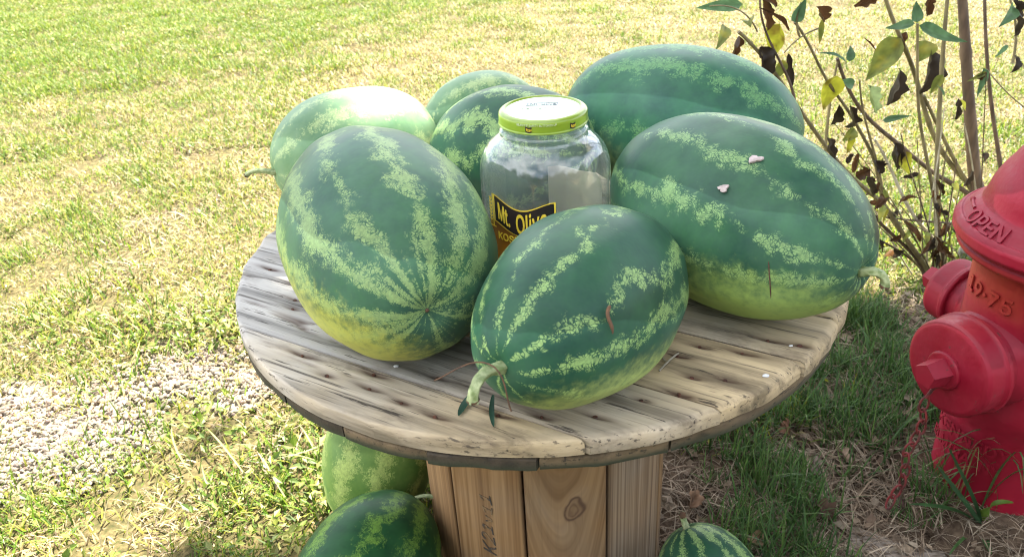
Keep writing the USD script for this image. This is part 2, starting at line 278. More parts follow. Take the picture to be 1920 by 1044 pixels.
# the bare shaded corner to the right of the spool: straw and dead leaves with tufts of longer grass
BARE = Polygon(poly_w([(1200, 860), (1380, 800), (1500, 770), (1600, 600), (1640, 560), (1720, 575), (1800, 600), (2100, 700), (2300, 1100), (1700, 1300), (1100, 1300), (1000, 1000)]))
def bare_amount(x, y):
    d = shapely.distance(BARE, shapely.points(x, y)); di = shapely.distance(BARE.boundary, shapely.points(x, y))
    return np.clip((np.where(d > 0, -d, di) + .12 * (fbm(np.stack([x * 5, y * 5, 0 * x], -1), 3, 41) - .5) * 2) / .08 + .5, 0, 1)
TUFTS = [(1330,800,.05),(1420,780,.07),(1300,830,.05),(1400,860,.06),(1460,900,.06),(1430,930,.06),(1500,960,.08),(1440,1000,.09),(1530,1010,.08),(1560,780,.08),(1650,750,.1),(1600,820,.09),(1700,800,.08),(1660,680,.12),(1740,860,.07),(1560,870,.06),(1640,640,.12),(1720,930,.05),(1800,870,.06),(1850,960,.05),(1700,720,.1),(1590,720,.1),(1540,720,.08),(1350,900,.03),(1900,920,.06),(1760,905,.05),(1720,870,.06),(1820,950,.06),(1880,975,.05),(1690,840,.06),(1630,910,.035),(1760,980,.03),(1670,960,.03)]
TW = np.array([on_z(u, v)[:2] for u, v, _ in TUFTS]); TR = np.array([r for *_, r in TUFTS])
def tuft_amount(x, y):
    d = np.hypot(np.asarray(x)[..., None] - TW[:, 0], np.asarray(y)[..., None] - TW[:, 1]) / TR
    return np.clip(1.4 - d.min(-1), 0, 1)

def axis_lines(lo, hi, step, far):
    a = np.arange(lo, hi + step / 2, step); g = [hi]; s = step
    while g[-1] < far: s *= 1.35; g.append(g[-1] + s)
    l = [lo]; s = step
    while l[-1] > -far: s *= 1.35; l.append(l[-1] - s)
    return np.r_[l[:0:-1], a, g[1:]]
GX, GY = axis_lines(-3.2, 3.2, .03, 400), axis_lines(-1.2, 4.0, .03, 400)
gx, gy = np.meshgrid(GX, GY, indexing='ij')
zz = gz(gx, gy)
ga = gravel_amount(gx.ravel(), gy.ravel()); ba = bare_amount(gx.ravel(), gy.ravel())
solo('ground', (np.stack([gx, gy, zz], -1).reshape(-1, 3), grid_faces(len(GX), len(GY))), SOIL, 'brown earth under lawn and gravel', 'ground', kind='structure', smooth=True, attrs={'gravel': ga, 'lawn': 1 - ba})

# ------------------------------------------------------------------ shade tree (stands beyond the picture, towards the sun; its crown shades the spool)
def tree():
    R = rng_of(77)
    t = thing('shade_tree', 'tall leafy tree standing behind the scene and shading the wooden spool', 'tree', (5.2, 6.4, 0))
    base = np.array([5.2, 6.4, -.1])
    trunk = spline([base, base + [0.1, -.1, 1.6], base + [-.15, -.2, 3.4], base + [-.3, -.4, 5.2], base + [-.5, -.6, 7.5]], 24)
    part(t, 'trunk', tube(trunk, np.linspace(.24, .07, 24) * (1 + .5 * np.exp(-np.linspace(0, 8, 24))), 14), BARK, smooth=True)
    # leaves: spread through crown volume; where light falls through in the picture there are gaps
    def to_plane(P): return (P - SUN * ((P[:, 2] - HT) / SUN[2])[:, None])[:, :2]
    P = []
    N = 60000
    Q = np.stack([R.uniform(-1.1, 3.6, N), R.uniform(-3.6, 1.75, N)], 1)
    tt = R.uniform(5.6, 9.6, N)
    X = np.column_stack([Q, np.full(N, HT)]) + SUN * tt[:, None]
    edge_n = (fbm(np.column_stack([Q * 2.2, np.zeros(N)]), 4, 3) - .5)
    left = -.50 + .28 * edge_n; back = .98 + .9 * edge_n
    keep = (Q[:, 0] > left) & (Q[:, 1] < back + .25 * np.clip(Q[:, 0], 0, 2))
    soft = np.minimum(Q[:, 0] - left, back - Q[:, 1]) / .25
    keep &= R.random(N) < np.clip(soft + .25, 0, 1)
    def hole(cx, cy, rx, ry, rot):
        c, s = math.cos(rot), math.sin(rot); dx, dy = Q[:, 0] - cx, Q[:, 1] - cy
        return ((dx * c + dy * s) / rx) ** 2 + ((-dx * s + dy * c) / ry) ** 2 < 1
    for h in HOLES: keep &= ~hole(*h)
    cl = fbm(X * 1.1, 3, 8)
    keep &= (cl > .36) | (soft > .2)
    # outside the crown's rounded outline
    C0 = np.array([4.0, 4.1, 6.1]); 
    P = X[keep]; n = len(P)
    d = unit(np.array([0.2, -.1, 1.0])); nrm = d + R.normal(0, .55, (n, 3)); nrm /= np.linalg.norm(nrm, axis=1)[:, None]
    u = np.cross(nrm, R.normal(size=(n, 3))); u /= np.linalg.norm(u, axis=1)[:, None]; w = np.cross(nrm, u)
    L = R.uniform(.06, .10, n)[:, None]; W = L * .55
    V = np.stack([P - u * L, P + w * W - nrm * L * .12, P + u * L, P - w * W - nrm * L * .12], 1).reshape(-1, 3)
    F = (np.arange(n)[:, None] * 4 + np.array([[0, 1, 2, 0, 2, 3]])).reshape(-1, 3)
    col = np.array([.05, .10, .025]) * R.uniform(.7, 1.4, (n, 1)) * (1 + R.normal(0, .08, (n, 3)))
    part(t, 'crown', (V, F), LEAF, attrs={'tint': np.repeat(col, 4, 0)})
    for k in range(16):
        i = R.integers(8, 22); s = trunk[i]; e = P[R.integers(0, n)]
        mid = (s + e) / 2 + [0, 0, .5]
        part(t, 'limb', tube(spline([s, mid, e], 12), np.linspace(.07, .012, 12), 7), BARK, smooth=True)
HOLES = [(-.29, .05, .13, .21, .25), (.27, .02, .17, .075, -.3), (-.33, .66, .26, .22, 0), (.80, -.16, .16, .07, .2), (.30, .42, .10, .08, 0), (-.20, .48, .07, .05, 0)]
tree()

# distant woods behind the viewer, seen mirrored in the glass jar
def woods():
    R = rng_of(5); n = 9000
    a = np.radians(R.uniform(195, 345, n)); r = R.uniform(17, 24, n)
    top = 5.5 + 5.5 * noise(np.stack([a * 9, 0 * a, 0 * a], -1), 2)
    P = np.stack([r * np.cos(a), r * np.sin(a), top * R.random(n) ** .7], -1)
    nrm = R.normal(size=(n, 3)); nrm /= np.linalg.norm(nrm, axis=1)[:, None]; u = np.cross(nrm, R.normal(size=(n, 3))); u /= np.linalg.norm(u, axis=1)[:, None]; w = np.cross(nrm, u)
    L = R.uniform(.35, .7, n)[:, None]
    V = np.stack([P - u * L, P + w * L * .7, P + u * L, P - w * L * .7], 1).reshape(-1, 3); F = (np.arange(n)[:, None] * 4 + np.array([[0, 1, 2, 0, 2, 3]])).reshape(-1, 3)
    col = np.array([.045, .08, .025]) * R.uniform(.6, 1.4, (n, 1))
    solo('far_woods', (V, F), LEAF, 'dark green woods far off, mirrored in the glass jar', 'woods', kind='stuff', attrs={'tint': np.repeat(col, 4, 0)})
woods()

# ------------------------------------------------------------------ the wooden cable spool
spool = thing('cable_spool', 'old wooden cable spool used as a round table for watermelons', 'cable spool')
GR = math.radians(-32)                                       # direction of the top boards' grain
gu, gv = np.array([math.cos(GR), math.sin(GR)]), np.array([-math.sin(GR), math.cos(GR)])
NAILS = [(820,706),(815,779),(934,776),(1015,779),(1116,779),(1202,748),(1273,736),(566,664),(612,702),(692,727),(752,753),(505,503),(552,560),(1312,648),(1392,660),(1297,706),(1360,710),(1440,636),(1500,645),(700,700),(548,577),(1270,665)]
NW = np.array([on_z(u, v, HT)[:2] for u, v in NAILS]); NUV = np.stack([NW @ gu, NW @ gv], 1)
TR_, TT = 0.45, 0.0235                                        # radius and thickness of the top layer
EDGES = [-.4495, -.365, -.254, -.130, -.022, .098, .214, .332, .4495]
def disc_boards(edges, R, z0, z1, ang, name, material, relief, seed, round_r, nu=420, dv=.003, cut=0.0):
    c, s = math.cos(ang), math.sin(ang)
    for bi, (a, b) in enumerate(zip(edges[:-1], edges[1:])):
        rg = rng_of(seed + bi); a2, b2 = a + .0012, b - .0012
        nv = max(10, int((b2 - a2) / dv)); v = a2 + (b2 - a2) * (.5 - .5 * np.cos(np.linspace(0, np.pi, nv)) * 1.0) if relief else np.linspace(a2, b2, nv)
        if relief: v = np.sort(np.r_[np.linspace(a2, b2, nv), a2 + .001, a2 + .003, b2 - .001, b2 - .003])
        nvv = len(v)
        um = np.sqrt(np.maximum(R * R - v * v, 1e-4)); 
        # loop: bottom-left, left side, top, right side, bottom
        tt = np.linspace(-1, 1, nu); tt = np.sign(tt) * (1 - (1 - np.abs(tt)) ** 1.25)
        V = []
        U = tt[None, :] * um[:, None]; VV = np.broadcast_to(v[:, None], U.shape)
        def ends(sgn):                                       # uneven worn outline
            return um * (1 - cut) + .009 * (fbm(np.stack([sgn * 3 + 0 * v, v * 26, 0 * v + bi], -1), 3, seed) - .55)
        e0, e1 = ends(-1), ends(1)
        U = np.where(tt[None, :] < 0, tt[None, :] * e0[:, None], tt[None, :] * e1[:, None])
        de = np.minimum(U + e0[:, None], e1[:, None] - U)   # distance to the rim
        Z = np.full(U.shape, z1)
        rr = round_r * (.7 + .9 * noise(np.stack([np.sign(U) * 5, VV * 14, 0 * U + bi], -1), seed + 3))
        q = np.clip(1 - de / rr, 0, 1); Z = Z - rr * .75 * (1 - np.sqrt(np.maximum(1 - q * q, 0)))
        if relief:
            dvm = np.minimum(VV - a2, b2 - VV); qe = np.clip(1 - dvm / .0045, 0, 1); Z -= .003 * qe ** 2
            lx = np.stack([U * 4, VV * 95, 0 * U + bi * 7.7], -1); Z += (fbm(lx, 3, seed + 11) - .5) * .0032
            ridg = np.abs(fbm(np.stack([U * 3.0, VV * 42, 0 * U + bi * 3.1], -1), 3, seed + 12) - .5); left_worn = np.clip(.55 - (U * c - VV * s) * 2.0, .15, 1.2)
            crack = np.clip(1 - ridg / .030, 0, 1) * np.clip((fbm(np.stack([U * 5, VV * 12, 0 * U + bi], -1), 2, seed + 13) - .40) * 6, 0, 1); Z -= crack * .0042 * left_worn
            for (nu_, nv_) in NUV: Z -= .0036 * np.exp(-(((U - nu_) / .016) ** 2 + ((VV - nv_) / .004) ** 2))
        nb = 24; tb = np.linspace(1, -1, nb)
        UB = np.where(tb[None, :] < 0, tb[None, :] * e0[:, None], tb[None, :] * e1[:, None]) * .999
        side = 5; sl = np.linspace(0, 1, side + 2)[1:-1]
        zr = Z[:, -1:]; zl = Z[:, :1]
        ur = np.repeat(U[:, -1:], side, 1) + .0012 * (noise(np.stack([sl[None] * 9 + 0 * zr, 30 * v[:, None] + 0 * sl[None], 0 * zr + 0 * sl[None]], -1), seed) - .5); ul = np.repeat(U[:, :1], side, 1)
        zsr = zr + (z0 - zr) * sl[None]; zsl = z0 + (zl - z0) * sl[None]
        UU = np.hstack([U, ur, UB, ul]); ZZ = np.hstack([Z, zsr, np.full(UB.shape, z0), zsl]); n = UU.shape[1]; Vv = np.broadcast_to(v[:, None], UU.shape)
        pts = np.stack([UU, Vv, ZZ], -1).reshape(-1, 3); F = grid_faces(nvv, n, wrap_v=True)
        for row, flip in ((0, False), (nvv - 1, True)):     # the board's two long edges: triangulate the loop between top and bottom
            lp = np.arange(n) + row * n; top = lp[:nu]; bot = np.r_[lp[nu + side:nu + side + nb][::-1]]
            k = np.linspace(0, nb - 1, nu).round().astype(int); tr = []
            for i in range(nu - 1):
                tr.append((top[i], bot[k[i]], top[i + 1]))
                if k[i + 1] != k[i]: tr.append((top[i + 1], bot[k[i]], bot[k[i + 1]]))
            tr = np.array(tr); F = np.vstack([F, tr if not flip else tr[:, ::-1]])
        F = F[:, ::-1]
        wx, wy = pts[:, 0] * c - pts[:, 1] * s, pts[:, 0] * s + pts[:, 1] * c
        weather = np.clip(.52 + wx * 1.5 - wy * .35, -.3, 1.1) + ((.28, -.12, .18, -.22, .1, -.05, .25, -.3)[bi % 8] if relief else (-.35, .1, -.5, .25, -.2, -.45, .3, -.1)[bi % 8])
        stain = np.zeros(len(pts))
        if relief:
            for i, (nu_, nv_) in enumerate(NUV):
                k = .014 + .030 * ((i * 7) % 5) / 5; stain += (.45 + .1 * (i % 4)) * np.exp(-(((pts[:, 0] - nu_) / k) ** 2 + ((pts[:, 1] - nv_) / .005) ** 2)) + .55 * np.exp(-(((pts[:, 0] - nu_ - .004) / (k * .55)) ** 2 + ((pts[:, 1] - nv_) / .0026) ** 2))
        if relief:
            s2 = np.zeros(UU.shape); s2[:, :nu] = crack * np.clip(left_worn + .25, 0, 1); stain += .8 * s2.ravel()
        for st_ in ((.06, -.19, .12, .012), (-.3, -.06, .07, .01)):
            stain += .35 * np.exp(-(((pts[:, 0] - st_[0]) / st_[2]) ** 2 + ((pts[:, 1] - st_[1]) / st_[3]) ** 2))
        edge = np.clip((z1 - .004 - pts[:, 2]) / .012, 0, 1) * (.55 if relief else 1)
        loc = pts.copy(); path_parent = spool
        p = part(path_parent, name, (loc, F), material, smooth=50, attrs=None)
        # smoothing splits vertices, so the per-vertex wear is written again for the split mesh
        m = UsdGeom.Mesh(p); q = np.array(m.GetPointsAttr().Get())
        from scipy.spatial import cKDTree
        idx = cKDTree(pts).query(q)[1]
        api = UsdGeom.PrimvarsAPI(m)
        for k_, val in (('weather', weather), ('stain', np.clip(stain, 0, .9)), ('edge', edge)):
            api.CreatePrimvar(k_, Sdf.ValueTypeNames.FloatArray, 'vertex').Set(Vt.FloatArray.FromNumpy(val[idx].astype(np.float32)))
        UsdGeom.Xformable(m).AddRotateZOp().Set(math.degrees(ang))
disc_boards(EDGES, TR_, HT - TT, HT, GR, 'top_board', WOOD_TOP, True, 100, .011)
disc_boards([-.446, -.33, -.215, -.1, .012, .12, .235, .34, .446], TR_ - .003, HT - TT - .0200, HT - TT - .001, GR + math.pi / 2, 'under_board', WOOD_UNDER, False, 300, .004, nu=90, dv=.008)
ZB = HT - TT - .0210
# staves of the core
RS = 0.211; SEAMS = [-46, -11, 25, 60]
def staves():
    cam_az = math.degrees(math.atan2(CC[1], CC[0]))
    starts = [-46 + 36 * k for k in range(10)]
    for k, a0 in enumerate(starts):
        vis = k <= 3 or k >= 8
        na, nz = (96, 190) if vis else (12, 20)
        A = np.radians(cam_az + a0 + .35 + np.linspace(0, 36 - .7, na)); mid = np.radians(cam_az + a0 + 18)
        half = np.radians(18); tu = np.linspace(-1, 1, na)
        flat = RS * math.cos(half) / np.cos(A - mid); rad = .45 * RS + .55 * flat * 1.015        # a little flatter than the circle
        rad = rad - .004 * np.clip((np.abs(tu) - .93) / .07, 0, 1) ** 2
        zs = np.unique(np.r_[np.linspace(-.02, .14, 8), np.linspace(.14, .38, nz - 16), np.linspace(.38, ZB, 9)]); nz = len(zs)
        gr = A - mid
        P0 = []
        g = np.zeros((nz, na)); kn = np.zeros((nz, na)); aw = (A - mid)[None, :] * RS; zr = zs[:, None]
        kind = k
        base = aw + .004 * (fbm(np.stack([aw * 8 + 0 * zr, zr * 3 + 0 * aw, 0 * zr + 0 * aw + k], -1), 3, k) - .5)
        g = base * (1.0 + .2 * (k % 3))
        if k == 2:                                           # straight close grain
            g = base * 2.2
        tone = np.full((nz, na), [.05, .15, .62, .2, .1, .5, .4, .3, .2, -.15][k])  # tone per stave; left ones warmer, with bounce from sunlit ground painted in
        if k == 1:                                           # the flat-sawn stave with arches and a knot
            kx, kz = .012, .268
            d = np.sqrt(((aw - kx) / .7) ** 2 + ((zr - kz) / 1.6) ** 2)
            arch = ((aw + .006) ** 2) * 7 + (.335 - zr) * .13
            g = arch + .010 * np.exp(-(d / .02) ** 2) + .002 * (base / .01) * .1
            ringd = np.sqrt(((aw - kx) / 1.0) ** 2 + ((zr - kz) / 1.35) ** 2) + .010 * (fbm(np.stack([aw * 55 + 0 * zr, zr * 55 + 0 * aw, 0 * aw + 0 * zr], -1), 2, 4) - .5)
            kn = .85 * np.exp(-((ringd - .0145) / .0022) ** 2) + .45 * np.exp(-((ringd - .008) / .0018) ** 2) + .15 * (ringd < .014)
        if k == 0:
            g = base * .8 + (.2 - zr) * .015
        edge = np.clip((np.abs(tu)[None, :] - .93) / .07, 0, 1) * .55 + 0 * zr
        out = np.stack([np.cos(A)[None] * rad[None] + 0 * zr, np.sin(A)[None] * rad[None] + 0 * zr, zr + 0 * A[None]], -1)
        gro = np.clip(fbm(np.stack([aw * 300 + 0 * zr, zr * 5 + 0 * aw, 0 * zr + 0 * aw + k], -1), 2, 9) - .5, -.5, .5) * .0009
        out[..., :2] *= 1 + gro[..., None] / RS
        inn = out.copy(); inn[..., :2] *= (RS - .022) / RS
        V = np.vstack([out.reshape(-1, 3), inn.reshape(-1, 3)]); n = nz * na; F0 = grid_faces(nz, na)
        F = [F0[:, ::-1], F0 + n]
        i = np.arange(nz - 1)
        for col, fl in ((0, True), (na - 1, False)):
            q = np.stack([i * na + col, (i + 1) * na + col, (i + 1) * na + col + n, i * na + col + n], 1)
            tri = np.vstack([q[:, [0, 1, 2]], q[:, [0, 2, 3]]]); F.append(tri if fl else tri[:, ::-1])
        at = lambda f: np.r_[f.ravel(), f.ravel()]
        part(spool, 'stave', (V, np.vstack(F)), WOOD_STAVE, smooth=True, attrs={'grain': at(g), 'tone': at(tone), 'knot': at(kn), 'edge': at(edge)})
    return cam_az
CAMAZ = staves()
# handwritten mark on one stave, reading upwards
def bend(mesh, r, az0, z0, rot=0.0, sx=1.0, sub=0.004):
    """Lettering in the xy plane wrapped round a vertical cylinder: x along the circle, y up, z outwards."""
    v, f = arr(mesh); v, f = trimesh.remesh.subdivide_to_size(v, f, sub)
    v = v * [sx, 1, 1]; c, s = math.cos(rot), math.sin(rot); x, y = v[:, 0] * c - v[:, 1] * s, v[:, 0] * s + v[:, 1] * c
    a = az0 + x / r; rr = r + v[:, 2]
    return np.stack([rr * np.cos(a), rr * np.sin(a), z0 + y], -1), f
tm_v, tm_f = arr(meshkit.text_mesh('K21v11', .021, .0006, False)); tm_v, tm_f = trimesh.remesh.subdivide_to_size(tm_v, tm_f, .003)
wx_ = np.column_stack([tm_v[:, :2] * 55, 0 * tm_v[:, 2]]); tm_v[:, 0] += (noise(wx_, 3) - .5) * .004 + tm_v[:, 1] * .2; tm_v[:, 1] += (noise(wx_, 4) - .5) * .005; tm_v[:, 1] *= 1 + .12 * np.sin(tm_v[:, 0] * 60)
vm, fm = bend((tm_v, tm_f), RS + .0006, math.radians(CAMAZ - 25), .155, math.pi / 2, 1.2)
a_mid = math.radians(CAMAZ - 28)                              # lay the writing on the flattened face
th = np.arctan2(vm[:, 1], vm[:, 0]); rr_ = np.hypot(vm[:, 0], vm[:, 1]) - RS
face = .45 * RS + .55 * 1.015 * RS * math.cos(math.radians(18)) / np.cos(th - a_mid)
vm[:, 0], vm[:, 1] = np.cos(th) * (face + rr_), np.sin(th) * (face + rr_)
part(spool, 'handwritten_mark', (vm, fm), INK, label='faded handwriting reading up the stave')
# nails, sunk into the boards
for i, (x, y) in enumerate(NW):
    h = trimesh.creation.cylinder(.0017 + .0012 * ((i * 5) % 7) / 6, .004, sections=10); h.apply_transform(trimesh.transformations.rotation_matrix(.25 * math.sin(i), [1, .3, 0])); h.apply_translation([x, y, HT - .0035])
    part(spool, 'nail', h, RUST)

# ------------------------------------------------------------------ watermelons
def melon(key, label, ce, d, a, b, material, n=10, phase=0.0, seed=1, egg=0.0, width=.36, stem=None, nu=220, nv=260, pale=None, pale_w=.35, wob=.3, group=None, streak=0.0, light_side=None, blossom=False):
    """A fruit with its long axis along d (stem or blossom end at +d)."""
    ce, d = np.array(ce, float), unit(d)
    u = unit(np.cross([0, 0, 1.0], d)) if abs(d[2]) < .97 else np.array([1.0, 0, 0]); w = np.cross(d, u); Rm = np.stack([u, w, d])
    th = np.linspace(0, np.pi, nu); th = th + .10 * np.sin(2 * th) * 0; ph = np.arange(nv) / nv * 2 * np.pi
    T, PH = np.meshgrid(th, ph, indexing='ij')
    ct, st = np.cos(T), np.sin(T)
    sq = np.sign(st) * np.abs(st) ** .93                     # slightly blunter than an ellipse
    r = b * sq * (1 + egg * ct) * (1 + .006 * np.cos(n * PH + phase) + .04 * (fbm(np.stack([np.cos(PH) * 1.3, np.sin(PH) * 1.3, ct * 1.5 + seed * 3.1], -1), 2, seed) - .5) * 2)
    z = a * ct
    dim = np.exp(-((1 - ct) / .006)); z = z - a * .035 * dim
    dim2 = np.exp(-((1 + ct) / .004)); z = z + a * .025 * dim2
    L = np.stack([r * np.cos(PH), r * np.sin(PH), z], -1)
    sp = np.stack([np.cos(PH) * st, np.sin(PH) * st, ct], -1)
    # stripes: irregular light bands from pole to pole
    k = np.arange(n); rg = rng_of(seed * 13 + 5); cen = phase + 2 * np.pi * (k + rg.normal(0, .10, n)) / n; wd = width * rg.uniform(.6, 1.25, n)
    best = np.full(T.shape, -9.0); lat = ct
    for i in range(n):
        wave = wob * (fbm(np.stack([lat * 3.1 + i * 7.3, 0 * lat + seed, 0 * lat], -1), 3, seed) - .5)
        dp = np.abs((PH - cen[i] - wave + np.pi) % (2 * np.pi) - np.pi) / (np.pi / n)
        ww = wd[i] * (.25 + 1.15 * fbm(np.stack([lat * 5.0 + i * 3.7, 0 * lat + seed * 2.2, 0 * lat + .5], -1), 3, seed + 2))
        gap = np.clip((fbm(np.stack([lat * 4.2 + i * 11.1, 0 * lat + seed * 1.7, 0 * lat], -1), 2, seed + 4) - .34) * 5, -.32, .2)
        best = np.maximum(best, ww + gap * .5 - dp)
    f1 = fbm(np.stack([sp[..., 0] * 5.5, sp[..., 1] * 5.5, sp[..., 2] * 7], -1), 4, seed + 6) - .5
    f2 = fbm(np.stack([sp[..., 0] * 22, sp[..., 1] * 22, sp[..., 2] * 16], -1), 3, seed + 7) - .5
    field = best + f1 * 1.0 + f2 * .9
    # near the blossom end the stripes run together as fine rays
    rays = fbm(np.stack([np.cos(PH) * 9, np.sin(PH) * 9, lat * 1.2], -1), 3, seed + 8) - .5
    near = np.clip((lat - .80) / .2, 0, 1) if streak else 0 * lat
    field = field * (1 - .55 * near) + near * streak * (rays * 2.4 + .12)
    field = field - .35 * np.clip((np.abs(lat) - .985) / .015, 0, 1) * (0 if streak else 1)
    P = L @ Rm + ce
    base_z = HT if ce[2] > .5 else 0.0
    if key in 'BCDEAFG': sh = base_z - P[..., 2].min(); P[..., 2] += sh; ce = ce + [0, 0, sh]
    nrm_w = (sp / np.array([b, b, a])) @ Rm; nrm_w /= np.linalg.norm(nrm_w, axis=-1)[..., None]
    pl = np.zeros(T.shape) - .2  # ground spot, spread wider to paint bounced light onto the undersides
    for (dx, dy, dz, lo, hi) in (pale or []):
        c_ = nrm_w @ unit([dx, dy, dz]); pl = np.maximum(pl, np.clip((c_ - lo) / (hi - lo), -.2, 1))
    zmin = P[..., 2].min()
    t = thing('watermelon', label, 'watermelon', (ce[0], ce[1], zmin), group=group)
    F = grid_faces(nu, nv, wrap_v=True)
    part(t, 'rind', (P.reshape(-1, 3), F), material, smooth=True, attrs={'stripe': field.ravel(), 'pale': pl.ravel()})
    tip = ce + d * a * .965
    if stem:                                                 # stem: bend given as steps in world space
        S = np.array([tip - d * .008, tip + d * .006] + [tip + d * .006 + np.array(s) for s in stem['path']])
        S = spline(S, 22); tt = np.linspace(0, 1, 22)
        rr = stem['r'] * (1 + 1.1 * np.exp(-tt * 9) - .15 * tt + .28 * np.clip((tt - .9) / .1, 0, 1)) * (1 + .06 * np.sin(tt * 31))
        st_ = part(t, 'stem', tube(S, rr, 20, ridge=.13), STEM, smooth=True)
        part(st_, 'cut_end', lathe([(0, .0012), (rr[-1] * .8, .0009), (rr[-1] * 1.04, -.0008), (rr[-1] * 1.0, -.003)], 14, S[-1] + unit(S[-1] - S[-2]) * .0004, S[-1] - S[-2]), STEM_DRY, smooth=40)
        for td in stem.get('tendrils', []):
            part(t, 'tendril', tube(spline(S[min(21, td['at'])] + np.array(td['path']), 18), .0008, 6), STEM_DRY, smooth=True)
    if blossom:
        part(t, 'blossom_scar', lathe([(0, .0010), (.0015, .0008), (.0024, 0), (.002, -.003), (0, -.003)], 12, tip + d * .001, d), SCAR, smooth=True)
    return t, tip, Rm

M_B = melon_material('rind_bluegreen', (0.008, 0.050, 0.021), (0.026, 0.105, 0.028), (0.23, 0.34, 0.105), (0.42, 0.43, 0.06), .09, 110.0, 210.0)
M_C = melon_material('rind_dark', (0.005, 0.040, 0.020), (0.015, 0.080, 0.025), (0.24, 0.37, 0.115), (0.36, 0.44, 0.12), .06, 88.0, 170.0)
M_D = melon_material('rind_deep', (0.007, 0.047, 0.021), (0.022, 0.096, 0.026), (0.20, 0.33, 0.11), (0.28, 0.40, 0.08), .08, 78.0, 185.0)
M_E = melon_material('rind_clouded', (0.007, 0.060, 0.032), (0.022, 0.118, 0.042), (0.11, 0.26, 0.085), (0.26, 0.36, 0.12), .08, 60.0, 150.0)
M_A = melon_material('rind_pale', (0.06, 0.15, 0.055), (0.13, 0.23, 0.08), (0.32, 0.42, 0.16), (0.46, 0.48, 0.22), .14, 70.0, 160.0)
M_H = melon_material('rind_lime', (0.06, 0.135, 0.022), (0.13, 0.21, 0.04), (0.33, 0.41, 0.11), (0.4, 0.42, 0.10), .03, 100.0, 200.0)
M_I = melon_material('rind_bottle', (0.004, 0.036, 0.010), (0.014, 0.080, 0.018), (0.13, 0.25, 0.035), (0.2, 0.28, 0.05), .02, 120.0, 230.0)
ON = 'watermelons on the spool'
melon('B', 'large striped watermelon at the front left with its rayed blossom end facing the viewer', (-.2065, -.1730, HT + .1275), (.35, -.935, -.03), .217, .1238, M_B, n=12, phase=.35, seed=3, egg=.165, width=.33, streak=1.0, blossom=True,
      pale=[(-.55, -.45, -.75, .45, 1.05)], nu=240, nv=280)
melon('C', 'dark watermelon lying in front of the glass jar with a pale bent stem', (.0330, -.3500, HT + .1050), (-.57, -.80, .10), .1590, .1005, M_C, n=11, phase=.1, seed=11, egg=-.10, width=.15, wob=.35,
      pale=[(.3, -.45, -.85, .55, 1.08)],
      stem=dict(r=.0056, path=[(-.010, -.008, .003), (-.020, -.019, -.002), (-.025, -.024, -.018)], tendrils=[dict(at=8, path=[(-.055, .005, -.012), (-.03, .004, .002), (-.006, 0, .009), (.004, -.006, .007), (.014, -.016, -.02), (.017, -.02, -.035)])]))
melon('D', 'biggest dark watermelon at the right end of the spool with two pale flecks on top', (.2465, -.1790, HT + .1205), (.60, -.79, -.06), .1830, .1190, M_D, n=12, phase=.55, seed=20, width=.16, wob=.25,
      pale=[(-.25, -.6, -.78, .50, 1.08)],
      stem=dict(r=.0052, path=[(.006, -.006, .003), (.014, -.008, .000), (.020, -.009, -.008), (.020, -.009, -.016)]), nu=240, nv=260)
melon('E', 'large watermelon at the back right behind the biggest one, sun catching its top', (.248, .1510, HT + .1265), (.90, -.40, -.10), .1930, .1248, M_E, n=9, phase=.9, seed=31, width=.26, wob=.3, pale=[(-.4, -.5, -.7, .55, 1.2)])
melon('A', 'pale green watermelon at the back left whose top gleams white in the sun', (-.2833, .1700, HT + .1062), (-.90, -.43, -.02), .1405, .1057, M_A, n=9, phase=.2, seed=42, width=.30,
      stem=dict(r=.0042, path=[(-.012, .0, .003), (-.030, .004, .002), (-.045, .008, -.006)]))
melon('F', 'small light green watermelon farthest back on the spool, half hidden', (-.0751, .3300, HT + .0893), (.87, .49, .02), .1150, .0893, M_A, n=9, phase=1.2, seed=50, nu=120, nv=140, width=.4)
melon('G', 'dark watermelon directly behind the left shoulder of the glass jar', (-.0290, .0990, HT + .111), (.80, -.56, .20), .1430, .1085, M_C, n=10, phase=.45, seed=61, width=.34, nu=160, nv=180)
melon('I', 'dark bottle-green watermelon standing on the ground against the spool core', (-.3148, -.1917, .117), (.42, .90, .16), .1680, .1153, M_I, n=9, phase=.3, seed=72, width=.30,
      stem=dict(r=.0036, path=[(.012, .004, .006), (.035, .0, .012), (.058, -.006, .004), (.072, -.012, -.018)]))
melon('H', 'lime green watermelon in the shade under the left of the spool top', (-.316, .094, .1440), (.25, .50, .83), .150, .1080, M_H, n=9, phase=.1, seed=83, width=.42, nu=160, nv=200)
melon('J', 'small finely striped watermelon on the straw to the right of the spool core', (.2480, -.2570, .1086), (-.307, .582, .753), .1199, .0863, M_C, n=13, phase=.2, seed=94, width=.52, wob=.12, nu=160, nv=200,
      stem=dict(r=.0052, path=[(-.002, .006, .006), (-.004, .006, .016)]))
melon('K', 'small watermelon at the foot of the spool of which only the stem shows', (.090, -.352, .082), (.45, .50, .74), .105, .080, M_C, n=11, phase=.2, seed=99, nu=80, nv=90,
      stem=dict(r=.0035, path=[(.008, .01, .02), (.002, .012, .04), (-.006, .012, .06)]))

